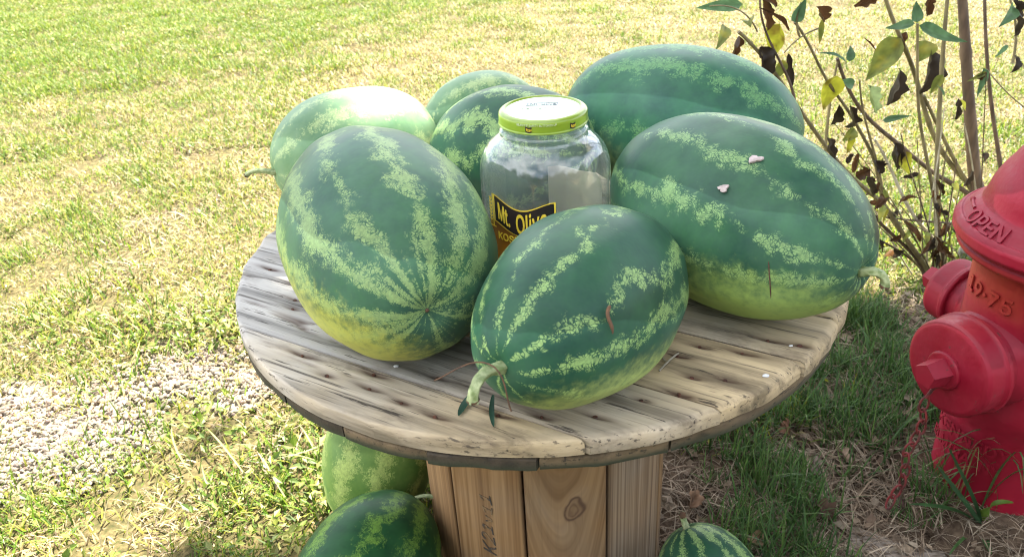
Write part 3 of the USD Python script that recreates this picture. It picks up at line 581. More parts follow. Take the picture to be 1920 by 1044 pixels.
# ------------------------------------------------------------------ the pickle jar
JX, JY, JR = .012, -.113, .0860
CREAM = mat('cream_paper', {'c': ('color', {'value': (0.84, 0.80, 0.64)}), 'p': ('principled_bsdf', {'roughness': 0.7}), 't': ('translucent_bsdf', {}), 'm': ('mix_closure', {'fac': 0.6})},
    [('c.color', 'p.base_color'), ('c.color', 't.color'), ('p.BSDF', 'm.closure1'), ('t.BSDF', 'm.closure2')], surface='m.closure')
AMBER = mat('amber_label', {'tc': ('texture_coordinate', {}), 's': ('separate_xyz', {}), 'mr': ('map_range', {'from_min': 0.05, 'from_max': 0.125, 'clamp': True}), 'r': ('rgb_ramp', {'ramp': [(0, (0.42, 0.20, 0.012)), (0.6, (0.30, 0.12, 0.012)), (1, (0.10, 0.04, 0.01))]}), 'p': ('principled_bsdf', {'roughness': 0.4})},
    [('tc.object', 's.vector'), ('s.z', 'mr.value'), ('mr.result', 'r.fac'), ('r.color', 'p.base_color')])
BLACK = noisy('black_print', (0.012, 0.009, 0.008), (0.02, 0.014, 0.012), 50.0, 0.35)
YELLOW = noisy('yellow_print', (0.70, 0.50, 0.035), (0.78, 0.58, 0.06), 40.0, 0.4)
LIDGREEN = noisy('lime_lid_paint', (0.17, 0.25, 0.016), (0.20, 0.285, 0.022), 25.0, 0.3, coat_weight=0.3)
LIDTOP = noisy('pale_lid_paint', (0.50, 0.60, 0.44), (0.56, 0.65, 0.50), 25.0, 0.2, coat_weight=0.4)
INKBLUE = noisy('blue_grey_print', (0.03, 0.06, 0.075), (0.05, 0.09, 0.11), 40.0, 0.4)
INKGREEN = noisy('green_print', (0.16, 0.24, 0.14), (0.2, 0.28, 0.17), 40.0, 0.4)
INKPALE = noisy('white_print', (0.62, 0.68, 0.45), (0.7, 0.74, 0.55), 40.0, 0.4)
GLASS = mat('clear_glass', {'d': ('diffuse_bsdf', {'color': (0.75, 0.77, 0.74)}), 't': ('translucent_bsdf', {'color': (0.75, 0.77, 0.74)}), 'dt': ('mix_closure', {'fac': 0.5}),
    'tr': ('transparent_bsdf', {'color': (0.985, 0.992, 0.985)}), 'gl': ('glossy_bsdf', {'color': (1.0, 1.0, 1.0), 'roughness': 0.0}), 'fr': ('layer_weight', {'blend': 0.5}), 'f5': ('math', {'math_type': 'power', 'value2': 4.5}), 'f6': ('math', {'math_type': 'multiply_add', 'value2': 0.93, 'value3': 0.055, 'use_clamp': True}), 'pn': ('mix_closure', {}), 'm': ('mix_closure', {'fac': 0.022})},
    [('d.BSDF', 'dt.closure1'), ('t.BSDF', 'dt.closure2'), ('fr.facing', 'f5.value1'), ('f5.value', 'f6.value1'), ('f6.value', 'pn.fac'), ('tr.BSDF', 'pn.closure1'), ('gl.BSDF', 'pn.closure2'), ('pn.closure', 'm.closure1'), ('dt.closure', 'm.closure2')], surface='m.closure')    # thin clear glass; its film of dust also paints in sky haze
jar = thing('pickle_jar', 'empty clear glass pickle jar with lime green lid among the watermelons', 'jar', (JX, JY, HT))
out_p = [(.0005, .004), (.055, .0035), (.070, .0008), (.078, .0015), (.0840, .007), (JR, .016), (JR, .030), (JR, .10), (JR, .168), (.0852, .179), (.083, .190), (.0785, .2005), (.0715, .2095), (.0625, .2155), (.0568, .218), (.0555, .221), (.0572, .2235), (.0575, .226), (.0560, .2285), (.0535, .231), (.0535, .248), (.0525, .2495)]
in_p = [(.0500, .2495), (.0495, .240), (.0500, .226), (.0520, .2195), (.0590, .213), (.0690, .2068), (.0760, .1985), (.0805, .1890), (.0827, .1785), (.0835, .168), (.0835, .10), (.0835, .030), (.0825, .018), (.077, .010), (.060, .0075), (.0005, .0075)]
from scipy.interpolate import PchipInterpolator
def refine(p, n):
    p = np.array(p); s = np.r_[0, np.cumsum(np.linalg.norm(np.diff(p, axis=0), axis=1))]; t = np.unique(np.r_[s, np.linspace(0, s[-1], n)])
    return np.stack([PchipInterpolator(s, p[:, 0])(t), PchipInterpolator(s, p[:, 1])(t)], 1)
prof = np.vstack([refine(out_p, 90), refine(in_p, 80)])
v, f = lathe(prof, 128, (JX, JY, HT)); f = f[:, ::-1]
# a faint waviness of pressed glass
ang = np.arctan2(v[:, 1] - JY, v[:, 0] - JX); wv = 1 + .0016 * (fbm(np.stack([np.cos(ang) * 2, np.sin(ang) * 2, (v[:, 2] - HT) * 14], -1), 2, 6) - .5)
v[:, 0] = JX + (v[:, 0] - JX) * wv; v[:, 1] = JY + (v[:, 1] - JY) * wv
closed = trimesh.Trimesh(v, f, process=False)
if closed.volume < 0: f = f[:, ::-1]
part(jar, 'glass_body', (v, f), GLASS, smooth=True)
def place(v): return v + np.array([JX, JY, HT])
lid_out = [(.0, .2520), (.036, .2520), (.0455, .2520), (.0475, .2522), (.0490, .2535), (.0505, .2540), (.0535, .2530), (.0562, .2505), (.0566, .2480), (.0566, .2392), (.0574, .2378), (.0571, .2366), (.0560, .2370), (.0558, .2385), (.0556, .2470), (.0530, .2500), (.0, .2502)]
lid = part(jar, 'lid', lathe(refine(lid_out, 70), 96, (JX, JY, HT)), LIDGREEN, smooth=40)
part(lid, 'lid_panel', lathe([(0, .2528), (.044, .2528), (.0462, .2526), (.0468, .2522), (.0468, .2521), (0, .2521)], 96, (JX, JY, HT)), LIDTOP, smooth=30)
def patch(r, az0, az1, zlo, zhi, n=48, m=10, th=.0003):
    """A thin label wrapped round the jar; zlo and zhi may be functions of the fraction along it."""
    s = np.linspace(0, 1, n); A = np.radians(az0 + (az1 - az0) * s)
    lo = zlo(s) if callable(zlo) else np.full(n, zlo); hi = zhi(s) if callable(zhi) else np.full(n, zhi); t = np.linspace(0, 1, m)
    Z = lo[:, None] + (hi - lo)[:, None] * t
    o = np.stack([r * np.cos(A)[:, None] + 0 * Z, r * np.sin(A)[:, None] + 0 * Z, Z], -1).reshape(-1, 3); i = o * np.array([(r - th) / r, (r - th) / r, 1])
    F = grid_faces(n, m); return place(np.vstack([o, i])), np.vstack([F, F[:, ::-1] + len(o)])
wave = lambda s: .0065 * np.cos(s * 2 * np.pi * .92 + .35) + .002 * (1 - s)
L0, L1 = -141.5, -87.0
fz0, fz1 = .119, .153
label_ = part(jar, 'front_label', patch(JR + .0008, -150, -72, .022, lambda s: .126 + 0 * s), AMBER, smooth=30)
part(label_, 'flag_border', patch(JR + .0012, L0 - 1.6, L1 + 1.6, lambda s: fz0 - .0016 + wave(s), lambda s: fz1 + .0016 + wave(s)), YELLOW, smooth=30)
part(label_, 'flag', patch(JR + .0016, L0, L1, lambda s: fz0 + wave(s), lambda s: fz1 + wave(s)), BLACK, smooth=30)
def wrap(text, height, az, z, r, sx, bold=True, follow=None, depth=.0004):
    v, f = arr(meshkit.text_mesh(text, height, depth, bold)); v, f = trimesh.remesh.subdivide_to_size(v, f, .003)
    x = v[:, 0] * sx; a = math.radians(az) + x / r; y = v[:, 1] + (follow(np.degrees(a)) if follow else 0)
    return place(np.stack([(r + v[:, 2]) * np.cos(a), (r + v[:, 2]) * np.sin(a), z + y], -1)), f
part(label_, 'brand_lettering', wrap('Mt.', .0215, L0 + 3.5, fz0 + .0065, JR + .0018, .46, follow=lambda a: wave((a - L0) / (L1 - L0))), YELLOW)
part(label_, 'brand_lettering', wrap('Olive', .0250, L0 + 21.5, fz0 + .0040, JR + .0018, .50, follow=lambda a: wave((a - L0) / (L1 - L0))), YELLOW)
part(label_, 'lettering', wrap('KOSHER', .0098, L0 + 2, .0990, JR + .0014, .95, follow=lambda a: .0035 * np.cos((a - L0) / 22)), YELLOW)
part(label_, 'lettering', wrap('DILLS', .0098, L0 + 11, .0800, JR + .0014, .95, follow=lambda a: .0035 * np.cos((a - L0) / 22)), YELLOW)
crest = [patch(JR + .0011, -149.5, L0, .1165, .1182, 10, 2), patch(JR + .0011, L0 - 3.6, L0 - 2.4, .1165, .1625, 4, 8)]
part(label_, 'crest_border', cat_mesh(crest), YELLOW, smooth=30)
sprig = []
for k in range(7):
    for sgn in (-1, 1):
        zc_ = .124 + k * .0048; az_ = -147.6
        o = patch(JR + .0013, az_ + sgn * .2, az_ + sgn * 2.1, (lambda s, q=zc_: q + .0035 * s - .0013 * np.sin(np.pi * s)), (lambda s, q=zc_: q + .0035 * s + .0013 * np.sin(np.pi * s) + .0002), 6, 2); sprig.append(o)
sprig.append(patch(JR + .0013, -147.75, -147.4, .120, .157, 3, 4)); part(label_, 'laurel_sprig', cat_mesh(sprig), YELLOW)
def rounded(s): q = np.clip((s - .80) / .2, 0, 1); return .1385 - .016 * (1 - np.sqrt(1 - q * q)) + .0015 * np.sin(s * 9)
part(jar, 'back_label', patch(JR + .0009, 84.5, 24, .022, rounded, 60, 12), CREAM, smooth=30, label='cream back label seen through the glass')
def flagmark(az):
    w = lambda s: .0008 * np.cos(s * 5.5)
    return patch(.0569, az - 4.2, az + 4.2, lambda s: .2398 + w(s), lambda s: .2466 + w(s), 12, 3)
for az in (-112, -54):
    fm_ = part(lid, 'lid_emblem', flagmark(az), BLACK, smooth=30)
    part(lid, 'lid_lettering', wrap('Mt.Olive', .0032, az - 3.1, .2416, .0570, .42, True, follow=lambda a, q=az: .0008 * np.cos((a - q + 4.2) / 8.4 * 5.5), depth=.0002), YELLOW)
part(lid, 'lid_lettering', wrap('REJECT IF SAFETY BUTTON IS UP', .0026, -128, .2473, .0567, .86, False, depth=.0002), INKPALE)
def flat_text(text, h, cx, cy, sx=1.0, rot=0.0, bold=False):
    v, f = arr(meshkit.text_mesh(text, h, .0002, bold)); v = v * [sx, 1, 1]; v[:, 0] -= (v[:, 0].min() + v[:, 0].max()) / 2
    c, s = math.cos(rot), math.sin(rot); return place(np.stack([cx + v[:, 0] * c - v[:, 1] * s, cy + v[:, 0] * s + v[:, 1] * c, .2529 + v[:, 2]], -1)), f
fr = Polygon([(-.021, .012), (.019, .007), (.021, .0185), (-.018, .0235)]); fr = fr.difference(fr.buffer(-.0016))
vv, ff = arr(trimesh.creation.extrude_polygon(fr, .0002, engine='earcut')); part(lid, 'lid_print', (place(vv + [0, 0, .2529]), ff), INKBLUE)
part(lid, 'lid_print', flat_text('Mt. Olive', .0062, .001, .0122, .95, -.12, True), INKBLUE)
part(lid, 'lid_print', flat_text('Packed With', .0062, .0, -.004, 1.1, -.12), INKGREEN)

# ------------------------------------------------------------------ fire hydrant
HX, HY = .885, .060
RED = mat('weathered_red_paint', {'tc': ('texture_coordinate', {}), 'n': ('noise_texture', {'scale': 7.0, 'detail': 6.0, 'roughness': 0.65}), 'n2': ('noise_texture', {'scale': 120.0, 'detail': 3.0}),
    'r': ('rgb_ramp', {'ramp': [(0.25, (0.15, 0.002, 0.010)), (0.5, (0.22, 0.004, 0.018)), (0.75, (0.28, 0.016, 0.034))]}),
    's': ('separate_xyz', {}), 'z': ('map_range', {'range_type': 'smoothstep', 'from_min': 0.40, 'from_max': 0.46, 'clamp': True}), 'z2': ('map_range', {'range_type': 'smoothstep', 'from_min': 0.515, 'from_max': 0.535, 'to_min': 1.0, 'to_max': 0.0, 'clamp': True}), 'zz': ('math', {'math_type': 'multiply'}), 'zn': ('math', {'math_type': 'multiply', 'use_clamp': True}), 'nn': ('math', {'math_type': 'multiply_add', 'value2': 2.8, 'value3': -1.0, 'use_clamp': True}),
    'm': ('mix', {'color2': (0.32, 0.035, 0.016)}), 'sc': ('map_range', {'range_type': 'smoothstep', 'from_min': 0.635, 'from_max': 0.665, 'to_max': 0.75}), 'ns': ('noise_texture', {'scale': 28.0, 'detail': 6.0, 'roughness': 0.7}), 'rg': ('map_range', {'from_min': 0.3, 'from_max': 0.7, 'to_min': 0.38, 'to_max': 0.68}), 'm2': ('mix', {'color2': (0.06, 0.04, 0.03)}),
    'b': ('bump', {'strength': 0.35, 'distance': 0.0014}), 'p': ('principled_bsdf', {'roughness': 0.52, 'specular_ior_level': 0.35})},
    [('tc.object', 'n.vector'), ('tc.object', 'n2.vector'), ('n.fac', 'r.fac'), ('tc.object', 's.vector'), ('s.z', 'z.value'), ('s.z', 'z2.value'), ('z.result', 'zz.value1'), ('z2.result', 'zz.value2'), ('n.fac', 'nn.value1'), ('zz.value', 'zn.value1'), ('nn.value', 'zn.value2'), ('zn.value', 'm.fac'), ('r.color', 'm.color1'),
     ('tc.object', 'ns.vector'), ('ns.fac', 'sc.value'), ('ns.fac', 'rg.value'), ('rg.result', 'p.roughness'), ('sc.result', 'm2.fac'), ('m.color', 'm2.color1'), ('m2.color', 'p.base_color'), ('n2.fac', 'b.height'), ('b.normal', 'p.normal')])
RUSTCHAIN = noisy('rusty_red_chain', (0.045, 0.016, 0.012), (0.20, 0.018, 0.018), 70.0, 0.7)
GRIME = noisy('dark_grime', (0.03, 0.025, 0.02), (0.07, 0.05, 0.035), 90.0, 0.9)
hyd = thing('fire_hydrant', 'weathered red cast iron fire hydrant standing in the grass at the right edge', 'fire hydrant', (HX, HY, 0))
hc = (HX, HY, 0)
part(hyd, 'barrel', lathe(refine([(.0, -.08), (.118, -.08), (.117, .0), (.1165, .05), (.117, .18), (.128, .235), (.130, .36), (.131, .480), (.134, .506), (.134, .515), (.0, .515)], 110), 96, hc), RED, smooth=35)
bon = part(hyd, 'bonnet', lathe(refine([(.0, 0.5130), (.150, 0.5130), (.162, 0.5170), (.167, 0.5240), (.167, 0.5300), (.1645, 0.5330), (.1645, 0.5360), (.1715, 0.5390), (.1770, 0.5470), (.1768, 0.5580), (.172, 0.5670), (.167, 0.5710), (.1645, 0.5705), (.161, 0.5740), (.154, 0.5820), (.147, 0.5890), (.1405, 0.5950), (.136, 0.6080), (.132, 0.6240), (.124, 0.6430), (.113, 0.6620), (.099, 0.6860), (.082, 0.7080), (.060, 0.7270), (.040, 0.7360), (.036, 0.7390), (.036, 0.7500), (.0, 0.7510)], 190), 120, hc), RED, smooth=35)
pent = trimesh.creation.cylinder(.026, .05, sections=5); pent.apply_translation([HX, HY, .776]); part(bon, 'operating_nut', pent, RED)
def raised(text, h, az, zc_, r_of, tilt_z, depth, sx=1.0):
    v, f = arr(meshkit.text_mesh(text, h, depth, True)); v, f = trimesh.remesh.subdivide_to_size(v, f, .004)
    y = v[:, 1] * tilt_z; r = r_of(v[:, 1]); a = math.radians(az) + v[:, 0] * sx / r_of(0); r2 = r + v[:, 2]
    return np.stack([HX + r2 * np.cos(a), HY + r2 * np.sin(a), zc_ + y + v[:, 2] * .6], -1), f
part(bon, 'cast_lettering', raised('OPEN', .024, 166, .5715, lambda y: .1665 - y * .76 + 0 * y, .74, .0018, 1.12), RED)
arc = np.radians(np.linspace(148, 163, 14)); part(bon, 'cast_arrow', tube(np.stack([HX + .152 * np.cos(arc), HY + .152 * np.sin(arc), np.full(14, .5845)], -1), np.r_[.0008, .005, np.full(12, .003)]), RED, smooth=True)
brl = '/World/fire_hydrant/barrel'
part(brl, 'cast_lettering', raised('19·75', .027, 163, .437, lambda y: .1315 + 0 * y, 1, .0028, 1.05), RED)
part(brl, 'cast_lettering', raised('KENNEDY', .022, 167, .150, lambda y: .1255 + 0 * y, 1, .0020, 1.1), RED)
part(brl, 'cast_lettering', raised('ELMIRA, NY', .021, 163, .112, lambda y: .1255 + 0 * y, 1, .0020, .95), RED)
def nozzle(az, z, k=1.0):
    a = math.radians(az); n_ = np.array([math.cos(a), math.sin(a), 0]); o = np.array([HX, HY, z])
    part(hyd, 'nozzle', lathe(refine([(.0, .05), (.088 * k, .05), (.086 * k, .11), (.080 * k, .128), (.076 * k, .135), (.076 * k, .158), (.0, .158)], 40), 72, o, n_), RED, smooth=35)
    cap = part(hyd, 'nozzle_cap', lathe(refine([(.0, .154), (.086 * k, .154), (.0895 * k, .157), (.0895 * k, .163), (.0865 * k, .166), (.0855 * k, .170), (.0860 * k, .196), (.083 * k, .2035), (.077 * k, .2065), (.074 * k, .2070), (.03, .2085), (.0, .2085)], 70), 84, o, n_), RED, smooth=35)
    part(cap, 'cap_boss', lathe(refine([(.0, .205), (.034, .205), (.034, .2125), (.031, .2155), (.0, .216)], 20), 40, o, n_), RED, smooth=35)
    v, f = arr(trimesh.creation.cylinder(1, 1, sections=5)); th = np.arctan2(v[:, 1], v[:, 0]); r = np.hypot(v[:, 0], v[:, 1]); top = v[:, 2] > 0
    rr = np.where(top, .0225, .027) * r; q = np.stack([rr * np.cos(th + .3), rr * np.sin(th + .3), np.where(top, .252, .214)], -1)
    x = unit(np.cross([0, 0, 1.0], n_)); y = np.cross(n_, x); hull = trimesh.Trimesh(q, f).convex_hull
    part(cap, 'pentagon_nut', (np.array(hull.vertices) @ np.stack([x, y, n_]) + o, hull.faces), RED)
    return o, n_, x
NZ = .335
o1, n1, x1 = nozzle(198, NZ)
nozzle(108, NZ + .004, .74)
# a streak of bare metal along the first cap's rim
strk = []
for k in range(14):
    t = k / 13; a = math.radians(-48 + 62 * t); rr = .0866
    strk.append(lathe([(0, .0006), (.0035 + .002 * math.sin(k * 2.1), .0003), (.0, -.001)], 8, o1 + n1 * (.182 + .006 * math.sin(k * 1.7)) + (x1 * math.cos(a) + np.array([0, 0, 1.0]) * math.sin(a)) * rr, x1 * math.cos(a) + np.array([0, 0, 1.0]) * math.sin(a)))
# chain hanging from the nut
ch = part(hyd, 'chain', tube(np.array([o1 + n1 * .205 + [0, 0, -.030] + x1 * .0, o1 + n1 * .225 + [0, 0, -.036], o1 + n1 * .236 + [0, 0, -.052]]), .003, 8), RUSTCHAIN, smooth=True)
def link(c, d, up, L=.016, W=.0075, r=.0021):
    d = unit(d); s = unit(np.cross(d, up)); t = np.linspace(0, 2 * np.pi, 21); pts = c + np.outer(np.cos(t), d) * L + np.outer(np.sin(t) * (1 - .0 * t), s) * W
    return tube(pts, r, 7, caps=False)
cpos = [o1 + n1 * .236 + [0, 0, -.066]]; R_ = rng_of(12)
for k in range(10):
    d = unit([-.12 + .25 * math.sin(k * 1.3), -.06, -1.0]); c_ = cpos[-1] + d * (.0245 if k else .0)
    part(ch, 'chain_link', link(c_, d, [1, 0.2, .1] if k % 2 else [.1, 1, .1]), RUSTCHAIN, smooth=True); cpos.append(c_)

# ------------------------------------------------------------------ weathered wood near the hydrant
GREYWOOD = noisy('grey_dead_wood', (0.09, 0.075, 0.06), (0.26, 0.23, 0.2), 20.0, 0.9, 0.7, stretch=(6, 6, .8))
def timber():
    A = on_z(1590, 1015, .0) + [0, 0, -.028]; B = on_z(1960, 1120, 0) + [0, 0, -.03]
    B = A + unit(B - A) * .75
    P = np.linspace(A, B, 60); V, F = tube(P, .048, 40)
    q = fbm(V * [14, 14, 30], 3, 3) - .5; c_ = np.repeat(P, 40, 0); body = V[:2400] - c_
    body *= (1 + .5 * q[:2400] + .18 * np.sign(np.sin(np.arange(2400) % 40 / 40 * 8 * np.pi)) * 0)[:, None]; body[:, 2] = np.clip(body[:, 2], -.06, .034 + .006 * q[:2400]); V[:2400] = c_ + body
    solo('weathered_timber', (V, F), noisy('timber_grey', (0.07, 0.05, 0.035), (0.23, 0.19, 0.15), 18.0, 0.95, 0.8, stretch=(3, 9, 9)), 'weathered half buried timber in the straw at the bottom right corner', 'timber', smooth=40)
timber()
def stub():
    p = on_z(1806, 500, 0.0); p = p + [.03, .03, 0]
    t = thing('broken_post', 'short split stub of grey dead wood just behind the fire hydrant', 'wooden post', (p[0], p[1], 0))
    for k, (dx, h, r) in enumerate(((0, .13, .022), (.028, .10, .018), (-.012, .075, .016))):
        P = spline([p + [dx, .004 * k, -.03], p + [dx - .004, .004 * k, h * .5], p + [dx - .014 + .01 * k, .01, h]], 16)
        V, F = tube(P, r * np.linspace(1.1, .55, 16), 14); V += (fbm(V * [60, 60, 8], 3, k)[:, None] - .5) * .012
        part(t, 'splinter', (V, F), GREYWOOD, smooth=40)
    q = on_z(1822, 516, .03); ico = trimesh.creation.icosphere(3, .022); v_ = ico.vertices * [1.2, .7, .6]; v_ = v_ * (1 + .9 * (fbm(v_ * 60, 3, 4) - .5))[:, None]
    solo('paper_scrap', (v_ + q, ico.faces), noisy('crumpled_paper', (.5, .5, .5), (.65, .65, .66), 30.0, .8), 'crumpled white scrap of paper beside the grey stub behind the hydrant', 'paper scrap')
stub()

# ------------------------------------------------------------------ withering tall plants behind the hydrant
def leaf_mesh(A, T, wid, kind, R):
    L = np.linalg.norm(T - A); ax = (T - A) / L
    side = unit(np.cross(ax, -CF) + R.normal(0, .35, 3)); side = unit(side - ax * (side @ ax)); nr = np.cross(side, ax)
    n, m = 13, 7; s = np.linspace(0, 1, n)[:, None]; t = np.linspace(-1, 1, m)[None, :]
    if kind in 'gyo':
        prof = np.sin(np.pi * np.clip(s, 0, 1) ** .62) ** .85 * (1 - .25 * s); fold, curl, cr = .28, .17, .14
    else:
        prof = np.sin(np.pi * s ** .8) ** .6 * (.55 + .75 * noise(np.concatenate([s * 6, 0 * s, 0 * s + R.uniform(0, 50)], 1))[:, None]); fold, curl, cr = .75, .18, .5
    x = s * L + 0 * t; y = prof * t * wid / 2; 
    if kind in 'kb':
        jag = noise(np.stack([s * 9 + 0 * t, t * 3 + 0 * s, 0 * s + 0 * t + R.uniform(0, 99)], -1)) - .4; y = y * (1 + jag * .8 * np.abs(t))
    z = np.abs(t) * prof * wid * fold + curl * L * np.sin(np.pi * s * .9) * R.uniform(-1, 1) + cr * wid * (noise(np.stack([s * 5 + 0 * t, t * 2 + 0 * s, 0 * s + 0 * t + R.uniform(0, 99)], -1)) - .5)
    V = A + x[..., None] * ax + y[..., None] * side + z[..., None] * nr
    base = {'g': (.085, .16, .075), 'y': (.40, .40, .035), 'o': (.17, .20, .045), 'k': (.040, .029, .020), 'b': (.085, .042, .018), 'w': (.3, .38, .16)}[kind if kind != 'w' else 'w']  # w is a green leaf with sunlight painted into its pale colour
    col = np.array(base) * R.uniform(.85, 1.15) * (1 + .18 * np.abs(t)[..., None] * np.sign(.5 - (kind in 'kb'))) + 0 * s[..., None]
    blot = fbm(V.reshape(-1, 3) * 45, 2, 7).reshape(n, m)
    if kind == 'y': col = col + np.clip((blot - .52) * 6, 0, 1)[..., None] * (np.array([.16, .10, .02]) - col) * .8
    if kind == 'o': col = col + np.clip((blot - .5) * 6, 0, 1)[..., None] * (np.array([.30, .27, .04]) - col) * .8
    return (V.reshape(-1, 3), grid_faces(n, m)), col.reshape(-1, 3)
PLANTS = {
 'A': dict(base=(1846, 455), label='tallest withering plant with a thick brown stalk right behind the hydrant', stems=[
   ([(1803,-20),(1812,120),(1820,240),(1834,370),(1846,455)], 24, 'w', 0, 0), ([(1655,-20),(1690,75),(1712,130),(1745,240),(1785,310),(1838,372),(1846,440)], 10, 's', -.10, .05),
   ([(1570,110),(1590,165),(1622,215),(1690,275),(1760,330),(1826,372),(1846,440)], 9, 'w', -.12, .02), ([(1846,-20),(1850,100),(1862,220),(1880,345),(1884,420)], 8, 'w', .06, .03),
   ([(1732,180),(1760,240),(1800,320),(1840,385)], 8, 's', -.04, .01), ([(1572,112),(1558,180),(1550,250),(1546,300)], 6, 's', -.12, -.1), ([(1850,130),(1880,165),(1925,205)], 3, 's', .03, 0), ([(1890,-10),(1905,60),(1898,120)], 5, 's', .02, 0)]),
 'B': dict(base=(1772, 522), label='slim upright plant with yellowing leaves left of the thick brown stalk', stems=[
   ([(1778,-20),(1764,160),(1757,300),(1760,440),(1772,522)], 10, 's', 0, 0), ([(1720,45),(1720,150),(1724,220),(1738,300),(1752,375),(1762,460)], 7, 's', -.06, 0), ([(1640,262),(1680,340),(1725,420),(1760,470)], 7, 'p', -.03, 0)]),
 'C': dict(base=(1745, 530), label='leaning plant with drooping blackened leaves nearest the big watermelon', stems=[
   ([(1385,60),(1440,120),(1490,192),(1545,270),(1600,335),(1660,388),(1700,450),(1745,530)], 9, 's', -.16, 0), ([(1490,42),(1525,100),(1550,150),(1585,200),(1612,245),(1642,310),(1655,375),(1705,455),(1742,526)], 7, 's', -.13, .01),
   ([(1612,150),(1620,215),(1640,290),(1655,370)], 5, 's', -.1, -.03), ([(1633,403),(1700,412),(1750,416),(1798,420)], 4, 'w', -.04, .0), ([(1640,405),(1690,455),(1735,524)], 8, 'w', -.03, .0), ([(1425,-10),(1436,60),(1462,115),(1490,190)], 5, 'w', -.15, -.13),
   ([(1330,12),(1390,22),(1420,60)], 3, 's', -.16, -.16), ([(1502,5),(1494,45),(1500,70)], 4, 's', -.14, -.13), ([(1470,100),(1495,75),(1540,52)], 3, 's', -.15, -.15)])}
LEAVES = [('C',1392,8,1303,16,22,'g'),('C',1490,42,1512,-2,22,'g'),('C',1360,50,1340,97,22,'o'),('C',1386,68,1374,108,14,'b'),('C',1462,45,1444,112,42,'y'),('C',1425,88,1438,148,26,'k'),('C',1430,-5,1437,58,15,'b'),('C',1468,112,1452,152,22,'o'),('C',1478,100,1486,165,11,'k'),('C',1532,12,1542,42,18,'b'),('C',1541,38,1536,84,10,'o'),
 ('C',1420,-5,1455,14,14,'b'),('C',1400,40,1408,52,26,'o'),('A',1645,-2,1600,12,14,'b'),('B',1720,42,1718,2,20,'g'),('B',1715,45,1658,53,19,'g'),('B',1724,48,1816,78,24,'g'),('A',1690,72,1622,152,46,'o'),('A',1735,76,1722,116,40,'o'),('A',1742,90,1720,176,27,'k'),('A',1685,128,1662,198,24,'k'),('B',1742,-6,1738,30,16,'b'),
 ('C',1592,116,1594,86,16,'g'),('C',1586,116,1528,102,11,'g'),('C',1570,142,1544,208,38,'y'),('C',1574,196,1558,232,16,'k'),('C',1594,198,1584,238,17,'k'),('C',1552,258,1568,308,16,'k'),('C',1597,254,1588,290,17,'y'),('C',1602,240,1577,264,24,'o'),('B',1690,286,1706,328,28,'y'),('B',1676,268,1681,320,18,'k'),
 ('A',1845,128,1833,182,22,'g'),('B',1768,140,1743,178,17,'o'),('A',1904,0,1903,68,20,'k'),('A',1900,12,1868,54,25,'g'),('A',1903,104,1894,138,12,'k'),('A',1922,80,1918,130,12,'b'),('A',1797,185,1792,226,11,'k'),('A',1800,188,1810,208,10,'y'),('C',1630,160,1640,212,20,'w'),('C',1655,226,1712,218,12,'g'),('C',1628,332,1638,368,18,'k'),('C',1640,300,1652,326,16,'k'),('C',1632,318,1604,330,20,'b'),('C',1600,160,1582,150,18,'g'),('C',1618,70,1640,95,3,'b'),('A',1890,85,1866,108,8,'g'),('B',1770,180,1756,160,6,'g'),('C',1480,60,1420,16,8,'b'),('A',1700,60,1684,100,16,'b'),('C',1660,372,1640,392,14,'b'),('C',1690,440,1668,452,10,'b')]
